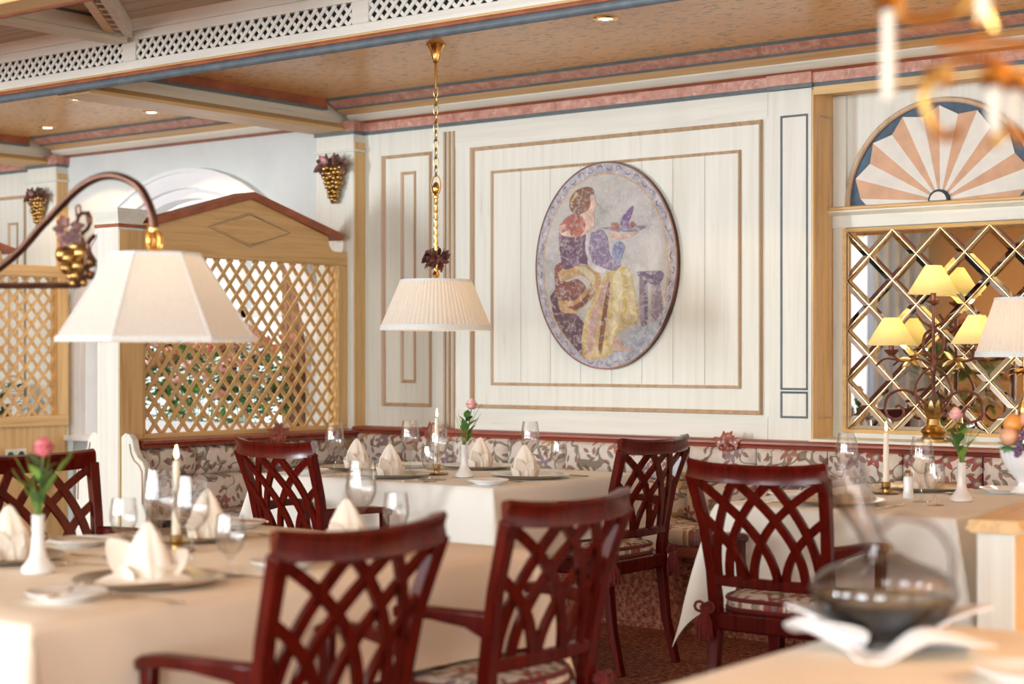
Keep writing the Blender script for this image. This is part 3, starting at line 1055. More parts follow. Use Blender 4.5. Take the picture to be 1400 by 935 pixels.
lattice_partition(-6.5, 5.25, 6.87, 'warm-lit pine lattice partition with a pointed pediment left of the pendant lamp')
lattice_partition(-8.98, 4.9, 6.87, 'warm-lit pine lattice partition at the left edge of the photo', post=True)
so = thing('wall_socket', 'double cream wall socket low on the far left partition', 'socket', (-8.94, 6.46, 0.624))
for s_ in (-0.04, 0.04):
    p_ = part('plate', MB().bb(0, 0.008, s_ - 0.038, s_ + 0.038, -0.04, 0.04), M['fanw'], so, bevel=0.003)
    part('well', MB().lathe([(0.0, 0.002), (0.02, 0.002), (0.024, 0.0)], 16, M=Matrix.Translation((0.0085, s_, 0)) @ Matrix.Rotation(PI / 2, 4, 'Y')), M['dark'], p_)


def pad(o, U, V, n_, bulge, mat, parent, name='cushion', nu=8, nv=6, back=0.02):
    """stuffed pad: o corner, U and V edge vectors, n_ outward"""
    o, U, V, n_ = Vector(o), Vector(U), Vector(V), Vector(n_)
    mb_ = MB()

    def h(u):
        k = abs(2 * u - 1)
        return (1 - k ** 5) ** 0.5 if k < 1 else 0
    e = lambda i, n: 0.5 - 0.5 * math.cos(PI * i)
    mb_.grid(lambda u, v: o + U * e(u, 0) + V * e(v, 0) + n_ * (bulge * h(e(u, 0)) * h(e(v, 0))), nu, nv)
    mb_.add([o - n_ * back, o + U - n_ * back, o + U + V - n_ * back, o + V - n_ * back, o, o + U, o + U + V, o + V],
            [(0, 1, 2, 3), (0, 4, 5, 1), (1, 5, 6, 2), (2, 6, 7, 3), (3, 7, 4, 0)])
    return part(name, mb_, mat, parent, angle=60)


def carving(parent, loc, rz, s=1.0):
    """carved rosette: leaf fan above two volutes"""
    m_ = MB()
    R = Matrix.Translation(loc) @ Matrix.Rotation(rz, 4, 'Z') @ Matrix.Scale(s, 4)
    for k in range(-3, 4):
        a = math.radians(k * 24)
        d = Vector((math.sin(a), 0, math.cos(a)))
        m_.leaf(Vector((0, -0.012, 0.0)), d, (0, -1, 0), 0.046 if k % 2 == 0 else 0.056, 0.016, 0.25, 5)
    for s_ in (-1, 1):
        m_.leaf(Vector((s_ * 0.02, -0.012, 0.0)), (s_ * 1.0, 0, 0.35), (0, -1, 0), 0.058, 0.016, 0.2, 5)
        sp = [(s_ * (0.027 + (0.027 - 0.0042 * q) * math.cos(2.2 + q * 0.75)), -0.016, -0.026 + (0.030 - 0.0045 * q) * math.sin(2.2 + q * 0.75)) for q in range(6)]
        m_.tube(sp, [0.010, 0.010, 0.009, 0.008, 0.007, 0.005], 6)
        m_.ball((s_ * 0.026, -0.012, -0.026), 0.017, 8, 5, (1, 0.8, 1))
    m_.prism([(-0.055, -0.01), (-0.04, -0.045), (0, -0.068), (0.04, -0.045), (0.055, -0.01), (0.04, 0.02), (-0.04, 0.02)], -0.012, 0.004, fy)
    m_.xf(R)
    return part('carved_rosette', m_, M['rail'], parent, angle=50)


# bench along the panelled wall
bw = thing('wall_bench', 'long floral upholstered bench along the panelled wall', 'bench', (0, 0, 0))
XA, XB = -6.42, -0.6
part('base', MB().bb(-5.95, XB, 6.50, 6.90, 0, 0.34), M['carpet'], bw)
part('seat_rail', MB().bb(-5.95, XB, 6.45, 6.90, 0.34, 0.40), M['rail'], bw, bevel=0.01)
part('back_board', MB().bb(XA, XB, 6.88, WY - 0.002, 0.34, 0.83), M['cream_x'], bw)
n_ = 16
wd = (XB - XA) / n_
for k in range(n_):
    a = XA + k * wd
    pad((a + 0.003, 6.865, 0.655), (wd - 0.006, 0, 0), (0, 0, 0.165), (0, -1, 0), 0.045, M['fl_xz'], bw, 'back_pad')
    pad((a + 0.003, 6.86, 0.455), (wd - 0.006, 0, 0), (0, 0, 0.198), (0, -1, 0), 0.075, M['fl_xz'], bw, 'lumbar_pad')
n_ = 6
wd = (XB + 5.93) / n_
for k in range(n_):
    a = -5.93 + k * wd
    mb_ = MB()
    def cush(u, v, a=a, wd=wd):
        th = 2 * PI * v
        c_, s_ = math.cos(th), math.sin(th)
        q = lambda t: math.copysign(abs(t) ** 0.35, t)
        e_ = 1 - (abs(2 * u - 1)) ** 12 * 0.25
        return (a + 0.002 + (wd - 0.004) * u, 6.645 + 0.215 * q(c_) * e_, 0.435 + 0.045 * q(s_) * e_)
    mb_.grid(cush, 12, 20)
    part('seat_cushion', mb_, M['fl_xy'], bw, angle=70)
part('top_rail', MB().prism([(WY, 0.82), (6.865, 0.82), (6.855, 0.828), (6.865, 0.836), (6.85, 0.842), (6.85, 0.852), (6.862, 0.86), (WY, 0.86)], XA, XB, lambda u, v, w_: (w_, u, v)), M['rail'], bw)
for px, py in ((995, 607), (592, 592)):
    p_ = at(px, py, y=6.85)
    carving(bw, (p_.x, 6.855, 0.845), 0, 1.05)

# bench along the near lattice partition
bp = thing('side_bench', 'floral upholstered bench along the warm-lit pine lattice partition', 'bench', (0, 0, 0))
part('base', MB().bb(-6.42, -6.0, 5.32, 6.42, 0, 0.34), M['carpet'], bp)
part('seat_rail', MB().bb(-6.42, -5.95, 5.31, 6.44, 0.34, 0.40), M['rail'], bp, bevel=0.01)
part('back_board', MB().bb(-6.458, -6.42, 5.31, 6.86, 0.34, 0.80), M['lit_pine_y'], bp)
ya, yb, n_ = 5.335, 6.80, 4
wd = (yb - ya) / n_
for k in range(n_):
    a = ya + k * wd
    pad((-6.42, a + 0.003, 0.655), (0, wd - 0.006, 0), (0, 0, 0.145), (1, 0, 0), 0.05, M['fl_yz'], bp, 'back_pad')
    pad((-6.42, a + 0.003, 0.455), (0, wd - 0.006, 0), (0, 0, 0.198), (1, 0, 0), 0.08, M['fl_yz'], bp, 'lumbar_pad')
mb_ = MB()
def cush2(u, v):
    th = 2 * PI * v
    q = lambda t: math.copysign(abs(t) ** 0.35, t)
    e_ = 1 - (abs(2 * u - 1)) ** 12 * 0.25
    return (-6.17 + 0.24 * q(math.cos(th)) * e_, 5.33 + 1.08 * u, 0.435 + 0.045 * q(math.sin(th)) * e_)
mb_.grid(cush2, 16, 20)
part('seat_cushion', mb_, M['fl_xy'], bp, angle=70)
part('top_rail', MB().prism([(-6.458, 0.80), (-6.375, 0.80), (-6.365, 0.81), (-6.375, 0.818), (-6.36, 0.825), (-6.36, 0.838), (-6.458, 0.845)], 5.33, 6.86, lambda u, v, w_: (u, w_, v)), M['rail'], bp)
p_ = at(380, 597, x=-6.36)
carving(bp, (-6.365, p_.y, 0.845), PI / 2, 1.1)


def bench_end(label, x0, sgn):
    pr = [(0, 0), (0, 0.86), (0.03, 0.88), (0.06, 0.872), (0.085, 0.845), (0.095, 0.80), (0.12, 0.765), (0.155, 0.745), (0.175, 0.715), (0.18, 0.56), (0.18, 0.3), (0.18, 0)]
    t_ = thing('bench_end', label, 'bench end', (x0, 5.265, 0))
    part('board', MB().prism([(sgn * a, b_) for a, b_ in pr], 0, 0.04, fy), M['cream_z'], t_, bevel=0.005)
    rim = [(sgn * (a - 0.018), -0.003, b_ - 0.018) for a, b_ in pr[4:10]]
    part('bead', MB().tube(rim, 0.004, 6), M['mould'], t_)
    return t_


bench_end('cream scrolled bench end board right of the partition post', -6.453, 1)
bench_end('cream bench end board with a curved step left of the partition post', -6.617, -1)

# low wall with a wooden cap right of the right-hand table
lw = thing('low_wall', 'low cream divider with a thick honey wood cap beside the right table', 'divider', (-1.643, 3.965, 0), math.radians(8.7))
part('panel', MB().bb(0.022, 0.098, 0.05, 2.7, 0, 0.815), M['cream_z'], lw)
part('post', MB().bb(0.014, 0.106, 0.02, 0.13, 0, 0.818), M['cream_z'], lw, bevel=0.004)
part('warm_lit_post_side', MB().bb(0.106, 0.109, 0.026, 0.124, 0.02, 0.81), M['lit_pine_z'], lw)  # orange tone here is painted warm light on the cream post
part('cap', MB().prism([(0.008, 0.818), (0.112, 0.818), (0.128, 0.826), (0.128, 0.832), (0.120, 0.836), (0.122, 0.847), (0.116, 0.85), (0.004, 0.85), (-0.002, 0.847), (0.0, 0.836), (-0.008, 0.832), (-0.008, 0.826)], 0.0, 2.72, lambda u, v, w_: (u, w_, v)), M['lit_pine_y'], lw)

# ================================================================== TABLES AND CLOTHS
def table(label, x0, x1, y0, y1):
    t_ = thing('dining_table', label, 'table', ((x0 + x1) / 2, (y0 + y1) / 2, 0))
    a, b_ = (x1 - x0) / 2, (y1 - y0) / 2
    part('tabletop', MB().bb(-a + 0.012, a - 0.012, -b_ + 0.012, b_ - 0.012, 0.715, 0.744), M['pine_x'], t_)
    part('column', MB().lathe([(0, 0.04), (0.07, 0.04), (0.05, 0.10), (0.045, 0.60), (0.08, 0.66), (0.0, 0.66)], 20), M['mahogany'], t_)
    part('top_bearer', MB().bb(-a * 0.55, a * 0.55, -0.04, 0.04, 0.66, 0.715).bb(-0.04, 0.04, -b_ * 0.55, b_ * 0.55, 0.66, 0.715), M['mahogany'], t_)
    for k in range(4):
        d = Vector((math.cos(k * PI / 2 + PI / 4), math.sin(k * PI / 2 + PI / 4), 0))
        part('foot', MB().sweep([d * 0.03 + Vector((0, 0, 0.06)), d * 0.30 + Vector((0, 0, 0.022))], [[(-0.03, -0.035), (0.03, -0.035), (0.03, 0.03), (-0.03, 0.03)], [(-0.025, -0.02), (0.025, -0.02), (0.025, 0.015), (-0.025, 0.015)]], (0, 0, 1)), M['mahogany'], t_)
    return t_


def cloth(label, x0, x1, y0, y1, hang, mat, amp=0.012, waves=5, seed=1, bulge=0.24, zt=0.75, lifts=()):
    rnd = random.Random(seed)
    ph = [rnd.uniform(0, 6.28) for _ in range(8)]
    a, b_ = (x1 - x0) / 2, (y1 - y0) / 2
    R = 0.012

    def axis(h):
        out = []
        n1, n2 = 10, 14
        out += [-h - hang + hang * i / n1 * 1.0 for i in range(n1)]
        out += [-h - 0.02, -h - 0.006]
        out += [-h + 2 * h * i / n2 for i in range(n2 + 1)]
        out += [h + 0.006, h + 0.02]
        out += [h + hang * i / n1 for i in range(1, n1 + 1)]
        return sorted(set(round(q, 4) for q in out))
    U, V = axis(a), axis(b_)
    vs = []
    for u in U:
        for v in V:
            p = max(0, abs(u) - a)
            q = max(0, abs(v) - b_)
            su, sv = (1 if u > 0 else -1), (1 if v > 0 else -1)
            r = math.hypot(p, q)
            x, y = max(-a, min(a, u)), max(-b_, min(b_, v))
            if r == 0:
                vs.append((x, y, zt + 0.0006 * math.sin(9 * u + ph[0]) * math.sin(7 * v + ph[1])))
                continue
            th = math.atan2(q, p)
            rr = min(r, hang * 1.42)
            out_ = R * (1 - math.exp(-r / R)) 
            f = min(1, r / hang)
            wv = amp * f * (math.sin(v * waves * 2.1 + ph[2] + su) + 0.5 * math.sin(v * waves * 4.3 + ph[3])) * math.cos(th) ** 2
            wu = amp * f * (math.sin(u * waves * 2.1 + ph[4] + sv) + 0.5 * math.sin(u * waves * 4.3 + ph[5])) * math.sin(th) ** 2
            bl = bulge * rr * math.sin(2 * th) ** 2
            o_ = out_ + wv + wu + 0.03 * f + bl
            x += su * math.cos(th) * o_
            y += sv * math.sin(th) * o_
            z = zt - max(0, math.sqrt(max(0, rr * rr - bl * bl * 0.8)) - R * 0.3)
            for ax_, sg, cc, in lifts:      # cloth resting on a tucked-in seat
                off = abs((y if ax_ == 'x' else x) - cc)
                if (ax_ == 'x' and p > 0 and su == sg) or (ax_ == 'y' and q > 0 and sv == sg):
                    z = max(z, 0.513 - 6 * max(0, off - 0.27))
            vs.append((x, y, z))
    q = len(V)
    fs = [(i * q + j, (i + 1) * q + j, (i + 1) * q + j + 1, i * q + j + 1) for i in range(len(U) - 1) for j in range(len(V) - 1)]
    m_ = MB().add(vs, fs)
    return single('tablecloth', label, 'tablecloth', m_, mat, ((x0 + x1) / 2, (y0 + y1) / 2, 0), angle=75, solid=-0.002)


T1 = (-3.78, -2.635, 1.94, 3.48)
T2 = (-5.22, -3.945, 4.985, 5.98)
T3 = (-2.93, -2.09, 4.93, 6.05)
T4 = (-1.50, -0.5, 4.35, 5.5)
T5 = (-1.38, -0.2, 1.9, 2.98)
table('dining table in the left foreground under the arched lamp', *T1)
table('dining table under the pleated pendant lamp', *T2)
table('dining table on the right before the diamond mirror', *T3)
table('dining table beyond the low divider at the right edge', *T4)
table('dining table in the right foreground under the decanter', *T5)
cloth('cream tablecloth on the left foreground table', *T1, 0.25, M['cloth'], 0.010, 4, 3, lifts=[('x', 1, 2.43 - 2.71), ('x', 1, 3.20 - 2.71)])
cloth('pale tablecloth on the table under the pendant lamp', *T2, 0.30, M['cloth_w'], 0.008, 4, 5, lifts=[('x', 1, 5.645 - 5.4825), ('y', -1, -4.615 + 4.5825)])
cloth('cream tablecloth with a long pointed corner on the right table', *T3, 0.35, M['cloth_w'], 0.009, 5, 8, lifts=[('y', -1, -2.555 + 2.51)])
cloth('white tablecloth beyond the low divider at the right edge', *T4, 0.36, M['cloth_w'], 0.02, 6, 9)
cloth('blurred beige tablecloth in the right foreground', *T5, 0.36, M['cloth'], 0.012, 4, 12)

# ================================================================== CHAIRS
def make_chair(label):
    t = thing('dining_chair', label, 'chair', group='mahogany lattice-back armchairs')
    ZT, ZB = 0.90, 0.545

    def S(u, v):
        """curved back surface: u 0..1 across, v 0..1 from lower rail to top"""
        k = 2 * u - 1
        hw = 0.197 + 0.028 * v
        return Vector((k * hw, -0.228 - 0.075 * v ** 1.3 - 0.035 * (1 - k * k) * (0.55 + 0.45 * v), ZB + (ZT - 0.028 - ZB) * v))

    def Nn(u, v):
        e = 0.01
        a = S(min(1, u + e), v) - S(max(0, u - e), v)
        b_ = S(u, min(1, v + e)) - S(u, max(0, v - e))
        return a.cross(b_).normalized()
    # posts / rear legs
    for s_ in (-1, 1):
        pts, pr, up = [], [], []
        for z, x, y, w_ in ((0.0, 0.200, -0.285, 0.030), (0.18, 0.196, -0.240, 0.034), (0.40, 0.196, -0.215, 0.040), (0.48, 0.197, -0.217, 0.040), (0.575, 0.202, -0.228, 0.036), (0.72, 0.213, -0.256, 0.034), (0.855, 0.228, -0.300, 0.036), (0.885, 0.232, -0.310, 0.036)):
            pts.append((s_ * x, y, z))
            h = w_ / 2
            pr.append([(-h, -h * 0.9), (h, -h * 0.9), (h, h * 0.9), (-h, h * 0.9)])
        part('back_post', MB().sweep(pts, pr, (0, 1, 0)), M['mahogany'], t, bevel=0.004)
    # top rail, bowed in plan, flared ends
    pts, ups, pr = [], [], []
    for i in range(17):
        u = -0.03 + 1.06 * i / 16
        p = S(u, 1.0)
        k = abs(2 * u - 1)
        p.z = 0.889 + 0.010 * k ** 3
        p.y -= 0.005
        if k > 1:
            p.y += 0.03 * (k - 1)
        pts.append(p)
        h = 0.029
        pr.append([(-h, -0.012), (-h, 0.010), (0.0, 0.013), (h - 0.008, 0.016), (h, 0.010), (h, -0.020), (h - 0.010, -0.024), (0.0, -0.013)])
        ups.append(Vector((0, 1, -0.15)))
    part('top_rail', MB().sweep(pts, pr, ups), M['mahogany'], t, angle=40)
    # lower rail
    pts = [S(i / 12, 0.0) for i in range(13)]
    part('lower_rail', MB().sweep(pts, [(-0.017, -0.011), (0.017, -0.011), (0.017, 0.011), (-0.017, 0.011)], (0, 1, 0)), M['mahogany'], t, bevel=0.004)
    # interlaced splats
    fam = [(0.39, 1.0, 1.0), (0.67, 1.0, 0.64), (0.16, 0.64, 1.0), (0.045, 0.36, 1.0)]
    for mir_ in (0, 1):
        for u0, u1, v1 in fam:
            pts, ups = [], []
            for i in range(13):
                v = v1 * i / 12
                u = u0 + (u1 - u0) * (v / v1) ** 1.9
                if mir_:
                    u = 1 - u
                n_ = Nn(u, v)
                pts.append(S(u, v) + n_ * (0.003 if mir_ else -0.003))
                ups.append(n_)
            part('splat', MB().sweep(pts, [(-0.0135, -0.0065), (0.0135, -0.0065), (0.0135, 0.0065), (-0.0135, 0.0065)], ups), M['mahogany'], t, angle=50)
    # seat frame with bowed front
    oc = [(-0.205, -0.235), (0.205, -0.235), (0.235, 0.16), (0.20, 0.215), (0.10, 0.24), (0, 0.247), (-0.10, 0.24), (-0.20, 0.215), (-0.235, 0.16)]
    part('seat_frame', MB().prism(oc, 0.385, 0.445, lambda u, v, w_: (u, v, w_)), M['mahogany'], t, bevel=0.008)
    # cushion
    m_ = MB()
    n_ = 40
    def outl(a):
        c_, s_ = math.cos(a), math.sin(a)
        q = lambda z, e: math.copysign(abs(z) ** e, z)
        return Vector(((0.218 + 0.012 * s_) * q(c_, 0.5), 0.005 + 0.222 * q(s_, 0.5), 0))
    rows = [(0.90, 0.4475), (0.97, 0.452), (1.0, 0.466), (0.97, 0.484), (0.88, 0.494), (0.6, 0.502), (0.3, 0.505)]
    vs = [Vector((0, 0, 0.4475))]
    for sc_, z in rows:
        vs += [outl(2 * PI * k / n_) * sc_ + Vector((0, 0, z)) for k in range(n_)]
    vs.append(Vector((0, 0, 0.506)))
    fs = [(0, 1 + (k + 1) % n_, 1 + k) for k in range(n_)]
    for r in range(len(rows) - 1):
        for k in range(n_):
            l = (k + 1) % n_
            fs.append((1 + r * n_ + k, 1 + r * n_ + l, 1 + (r + 1) * n_ + l, 1 + (r + 1) * n_ + k))
    b0 = 1 + (len(rows) - 1) * n_
    fs += [(b0 + k, b0 + (k + 1) % n_, len(vs) - 1) for k in range(n_)]
    cu = part('seat_cushion', m_.add(vs, fs), M['fl_xy'], t, angle=60)
    for z, sc_ in ((0.452, 0.985), (0.483, 0.985)):
        part('piping', MB().tube([outl(2 * PI * k / n_) * sc_ + Vector((0, 0, z)) for k in range(n_)], 0.0075, 6, True), M['velvet'], cu)
    # tassels tied round the rear posts
    for s_ in (-1, 1):
        m_ = MB()
        c0 = Vector((s_ * 0.215, -0.245, 0.455))
        m_.ball(c0, 0.020, 10, 6, (1.2, 0.9, 0.8))
        for k in range(2):
            m_.tube([c0 + Vector((0.018 * math.cos(a) + (0.018 if k else -0.018), -0.012, 0.016 * math.sin(a) + 0.004)) for a in [2 * PI * q / 8 for q in range(8)]], 0.005, 5, True)
        for k in range(11):
            a = 2 * PI * k / 11
            r_ = 0.026
            m_.tube([c0 + Vector((0.004 * math.cos(a), -0.01 + 0.004 * math.sin(a), -0.01)), c0 + Vector((r_ * 0.8 * math.cos(a), -0.014 + r_ * 0.7 * math.sin(a), -0.045)), c0 + Vector((r_ * math.cos(a), -0.014 + r_ * 0.8 * math.sin(a), -0.085 - 0.01 * (k % 3)))], [0.005, 0.0075, 0.006], 5)
        part('tassel', m_, M['velvet'], t, angle=60)
    # front legs
    for s_ in (-1, 1):
        part('front_leg', MB().sweep([(s_ * 0.195, 0.175, 0.39), (s_ * 0.195, 0.178, 0.2), (s_ * 0.194, 0.182, 0.0)], [[(-h, -h), (h, -h), (h, h), (-h, h)] for h in (0.023, 0.020, 0.014)], (0, 1, 0)), M['mahogany'], t, bevel=0.004)
    # arms on curved supports
    for s_ in (-1, 1):
        pts = [(s_ * 0.209, -0.238, 0.640), (s_ * 0.228, -0.19, 0.655), (s_ * 0.244, -0.10, 0.662), (s_ * 0.250, -0.02, 0.661), (s_ * 0.252, 0.03, 0.655), (s_ * 0.250, 0.055, 0.645)]
        pr = [[(-a, -b_), (a, -b_), (a, b_ * 0.7), (a * 0.6, b_), (-a * 0.6, b_), (-a, b_ * 0.7)] for a, b_ in ((0.013, 0.034), (0.016, 0.020), (0.020, 0.014), (0.023, 0.013), (0.024, 0.013), (0.018, 0.012))]
        ar = part('arm', MB().sweep(pts, pr, (0, 0, 1)), M['mahogany'], t, bevel=0.003)
        sp = [(s_ * 0.250, 0.03, 0.648), (s_ * 0.250, 0.03, 0.58), (s_ * 0.246, 0.035, 0.51), (s_ * 0.238, 0.09, 0.44), (s_ * 0.230, 0.115, 0.39)]
        part('arm_support', MB().sweep(sp, [[(-a, -0.013), (a, -0.013), (a, 0.013), (-a, 0.013)] for a in (0.018, 0.015, 0.016, 0.022, 0.024)], (1, 0, 0)), M['mahogany'], ar, bevel=0.003)
    return t


ch = make_chair('mahogany lattice-back armchair at the near side of the table under the pendant lamp')
ch.location, ch.rotation_euler = (-4.615, 4.845, 0), (0, 0, math.radians(-8))
dup(ch, (-2.555, 2.43, 0), PI / 2, 'mahogany lattice-back armchair nearest the camera, right of the left foreground table')
dup(ch, (-2.612, 3.20, 0), PI / 2, 'mahogany lattice-back armchair beside the far right corner of the left foreground table')
dup(ch, (-3.955, 5.645, 0), PI / 2, 'mahogany lattice-back armchair with red tassels at the right end of the pendant lamp table')
dup(ch, (-2.555, 4.835, 0), 0, 'mahogany lattice-back armchair with red tassels before the right table')
dup(ch, (-4.39, 3.43, 0), -PI / 2 - 0.1, 'mahogany lattice-back armchair at the left edge behind the pink rose')
# ================================================================== LAMPS
def bez(p0, p1, p2, p3, n=12):
    p0, p1, p2, p3 = map(Vector, (p0, p1, p2, p3))
    return [p0 * (1 - t) ** 3 + p1 * 3 * t * (1 - t) ** 2 + p2 * 3 * t * t * (1 - t) + p3 * t ** 3 for t in [i / n for i in range(n + 1)]]


def smooth(pts, n=6):
    """Catmull-Rom through points"""
    P = [Vector(p) for p in pts]
    P = [P[0] * 2 - P[1]] + P + [P[-1] * 2 - P[-2]]
    out = []
    for i in range(1, len(P) - 2):
        for k in range(n):
            t = k / n
            a, b_, c_, d = P[i - 1:i + 3]
            out.append(0.5 * ((2 * b_) + (c_ - a) * t + (2 * a - 5 * b_ + 4 * c_ - d) * t * t + (3 * b_ - a - 3 * c_ + d) * t ** 3))
    return out + [P[-2]]


def vine_leaf(m_, c0, d, up, L):
    """lobed vine leaf from five pointed lobes"""
    d, up = Vector(d).normalized(), Vector(up).normalized()
    sd = d.cross(up)
    for a, k in ((0, 1.0), (0.75, 0.8), (-0.75, 0.8), (1.5, 0.55), (-1.5, 0.55)):
        m_.leaf(c0, d * math.cos(a) + sd * math.sin(a), up, L * k, L * 0.26 * k + 0.003, 0.12, 4)
    return m_


def pleated(r0, z0, r1, z1, n=72, amp=0.012):
    """pleated drum between bottom (r0,z0) and top (r1,z1)"""
    m_ = MB()
    N2 = n * 4
    vs = []
    for r, z in ((r0, z0), (r0 + (r1 - r0) * 0.33, z0 + (z1 - z0) * 0.33), (r0 + (r1 - r0) * 0.66, z0 + (z1 - z0) * 0.66), (r1, z1)):
        for k in range(N2):
            a = 2 * PI * k / N2
            q = r * (1 + amp * math.sin(a * n))
            vs.append((q * math.cos(a), q * math.sin(a), z))
    fs = [(i * N2 + k, i * N2 + (k + 1) % N2, (i + 1) * N2 + (k + 1) % N2, (i + 1) * N2 + k) for i in range(3) for k in range(N2)]
    return m_.add(vs, fs)


def pendant(label, loc, ztop, zshade, light=22, R=0.247):
    """brass ceiling pendant on a chain; loc is the point on the ceiling; shade bottom at zshade"""
    t = thing('pendant_lamp', label, 'lamp', (loc[0], loc[1], zshade), 0, 'pleated pendant lamps')
    H_ = ztop - zshade
    part('canopy', MB().lathe([(0, H_), (0.040, H_), (0.042, H_ - 0.006), (0.034, H_ - 0.014), (0.024, H_ - 0.035), (0.013, H_ - 0.075), (0.014, H_ - 0.082), (0.007, H_ - 0.09), (0.006, H_ - 0.20), (0, H_ - 0.20)], 16, mod=lambda a, z, r: 1 + 0.07 * math.cos(a * 8) if r > 0.012 else 1), M['brass'], t)
    # chain
    z = H_ - 0.195
    zr = 0.70
    nl = max(3, int((z - zr) / 0.037))
    st = (z - zr) / nl
    for k in range(nl):
        zc = z - st * (k + 0.5)
        a = (k % 2) * PI / 2 + 0.4
        pts = [Vector((0.0105 * math.cos(q) * math.cos(a), 0.0105 * math.cos(q) * math.sin(a), zc + (st * 0.66) * math.sin(q))) for q in [2 * PI * i / 10 for i in range(10)]]
        part('chain_link', MB().tube(pts, 0.0028, 5, True), M['gold'], t)
    part('ring', MB().tube([(0.027 * math.cos(q), 0.0, 0.655 + 0.045 * math.sin(q)) for q in [2 * PI * i / 20 for i in range(20)]], 0.0035, 6, True), M['gold'], t)
    part('finial', MB().lathe([(0, 0.672), (0.010, 0.665), (0.018, 0.645), (0.014, 0.622), (0.007, 0.612), (0.013, 0.606), (0.013, 0.598), (0.006, 0.592)], 14), M['brass'], t)
    m_ = MB()
    m_.lathe([(0.0085, 0.595 - 0.012 * i) for i in range(31)], 10, mod=lambda a, z, r: 1 + 0.28 * math.cos(2 * a + z * 170))
    part('twisted_stem', m_, M['brass'], t)
    lf = MB()
    for k in range(11):
        a = 2 * PI * k * 0.382 - 0.9
        ow = Vector((math.cos(a), math.sin(a), 0.15))
        tg = Vector((-math.sin(a), math.cos(a), 0)) * (1 if k % 2 else -1)
        c0 = Vector((0.022 * math.cos(a), 0.022 * math.sin(a), 0.300 + 0.0048 * k))
        vine_leaf(lf, c0, tg * 0.8 + Vector((0, 0, -0.6 if k % 3 else 0.5)) + ow * 0.6, ow, 0.060)
    part('vine_leaves', lf, M['bronze'], t, angle=60)
    part('socket', MB().lathe([(0.008, 0.27), (0.013, 0.262), (0.017, 0.25), (0.012, 0.238), (0.006, 0.232), (0.006, 0.12), (0.014, 0.12), (0.014, 0.06), (0, 0.06)], 12), M['brass'], t)
    sh = part('shade', pleated(R, 0.018, R * 0.655, 0.222), M['shade_p'], t, angle=80)
    part('lower_trim', MB().lathe([(R * 1.0, 0.0), (R * 1.025, 0.0), (R * 1.012, 0.024), (R * 0.995, 0.024), (R * 1.0, 0.0)], 64, mod=lambda a, z, r: 1 + 0.004 * math.cos(a * 120)), M['trimw'], sh)
    part('upper_trim', MB().lathe([(R * 0.655, 0.216), (R * 0.668, 0.216), (R * 0.664, 0.229), (R * 0.648, 0.229), (R * 0.655, 0.216)], 64), M['trimw'], sh)
    part('bulb', MB().ball((0, 0, 0.045), 0.026, 10, 6), M['bulb'], t)
    l = point('pendant_light', (loc[0], loc[1], zshade + 0.10), light, WARM, 0.03)
    return t


pc = at(596, 60, z=2.66)
pendant('pleated pendant lamp on a long brass chain before the panelled wall', (pc.x, pc.y), 2.66, 1.365, 1.5)
# unseen pendants added right of the frame to give warm fill light
for i, (X, Y) in enumerate(((0.4, 4.6), (0.9, 2.6), (1.6, 6.0))):
    pendant('added pleated pendant lamp for warm fill outside the frame, %s of the three on the right' % ('nearest the divider', 'nearest the camera', 'farthest')[i], (X, Y), 2.66 if Y > 5.1 else 2.775, 1.55, 190)

# ---- arched bracket lamp over the foreground table
LX, LY = at(211, 400, y=2.74).x, 2.74
al = thing('arc_lamp', 'arched iron lamp with a cream faceted shade over the left foreground table', 'lamp', (LX, LY, 0))
zb, zt_ = 1.292, 1.500
def ppt(px, py):
    p_ = at(px, py, y=LY)
    return Vector((p_.x - LX, 0, p_.z))
arc = smooth([(-1.22, 0, 0.95), ppt(-160, 475), ppt(0, 366), ppt(60, 306), ppt(110, 256), ppt(150, 240), ppt(187, 253), ppt(206, 285), ppt(212, 318)], 6)
part('arc_tube', MB().tube(arc, 0.0105, 10), M['iron'], al)
part('side_bar', MB().tube([(-1.22, 0, ppt(0, 384).z), ppt(108, 390)], 0.008, 8), M['iron'], al)
part('stand', MB().lathe([(0, 0), (0.19, 0), (0.19, 0.015), (0.05, 0.04), (0.02, 0.07), (0.017, 1.45), (0.012, 1.47), (0, 1.47)], 20, (-1.22, 0, 0)), M['iron'], al)
lk = MB()
for a in range(4):
    lk.tube([(0.018 * math.cos(q) * math.cos(a * PI / 4), 0.018 * math.cos(q) * math.sin(a * PI / 4), 1.536 + 0.026 * math.sin(q)) for q in [2 * PI * i / 14 for i in range(14)]], 0.004, 5, True)
lk.lathe([(0.006, 1.572), (0.012, 1.566), (0.012, 1.556), (0, 1.556)], 10)
lk.lathe([(0, 1.516), (0.016, 1.514), (0.018, 1.506), (0.008, 1.500), (0.008, 1.44), (0, 1.44)], 10)
part('gilt_cage', lk, M['brass'], al)
oct_b, oct_t = [], []
m_ = MB()
hw, hh, tw, th_ = 0.245, 0.175, 0.115, 0.080
def octo(w_, h_, c_, z):
    return [Vector((x, y, z)) for x, y in ((-w_ + c_, -h_), (w_ - c_, -h_), (w_, -h_ + c_), (w_, h_ - c_), (w_ - c_, h_), (-w_ + c_, h_), (-w_, h_ - c_), (-w_, -h_ + c_))]
rot = Matrix.Rotation(YAW + 0.28, 4, 'Z')
ob = [rot @ p for p in octo(0.233, 0.233, 0.119, zb)]
ot = [rot @ p for p in octo(0.105, 0.105, 0.05, zt_)]
sh = part('shade', MB().add(ob + ot, [(i, (i + 1) % 8, 8 + (i + 1) % 8, 8 + i) for i in range(8)]), M['shade'], al, angle=5)
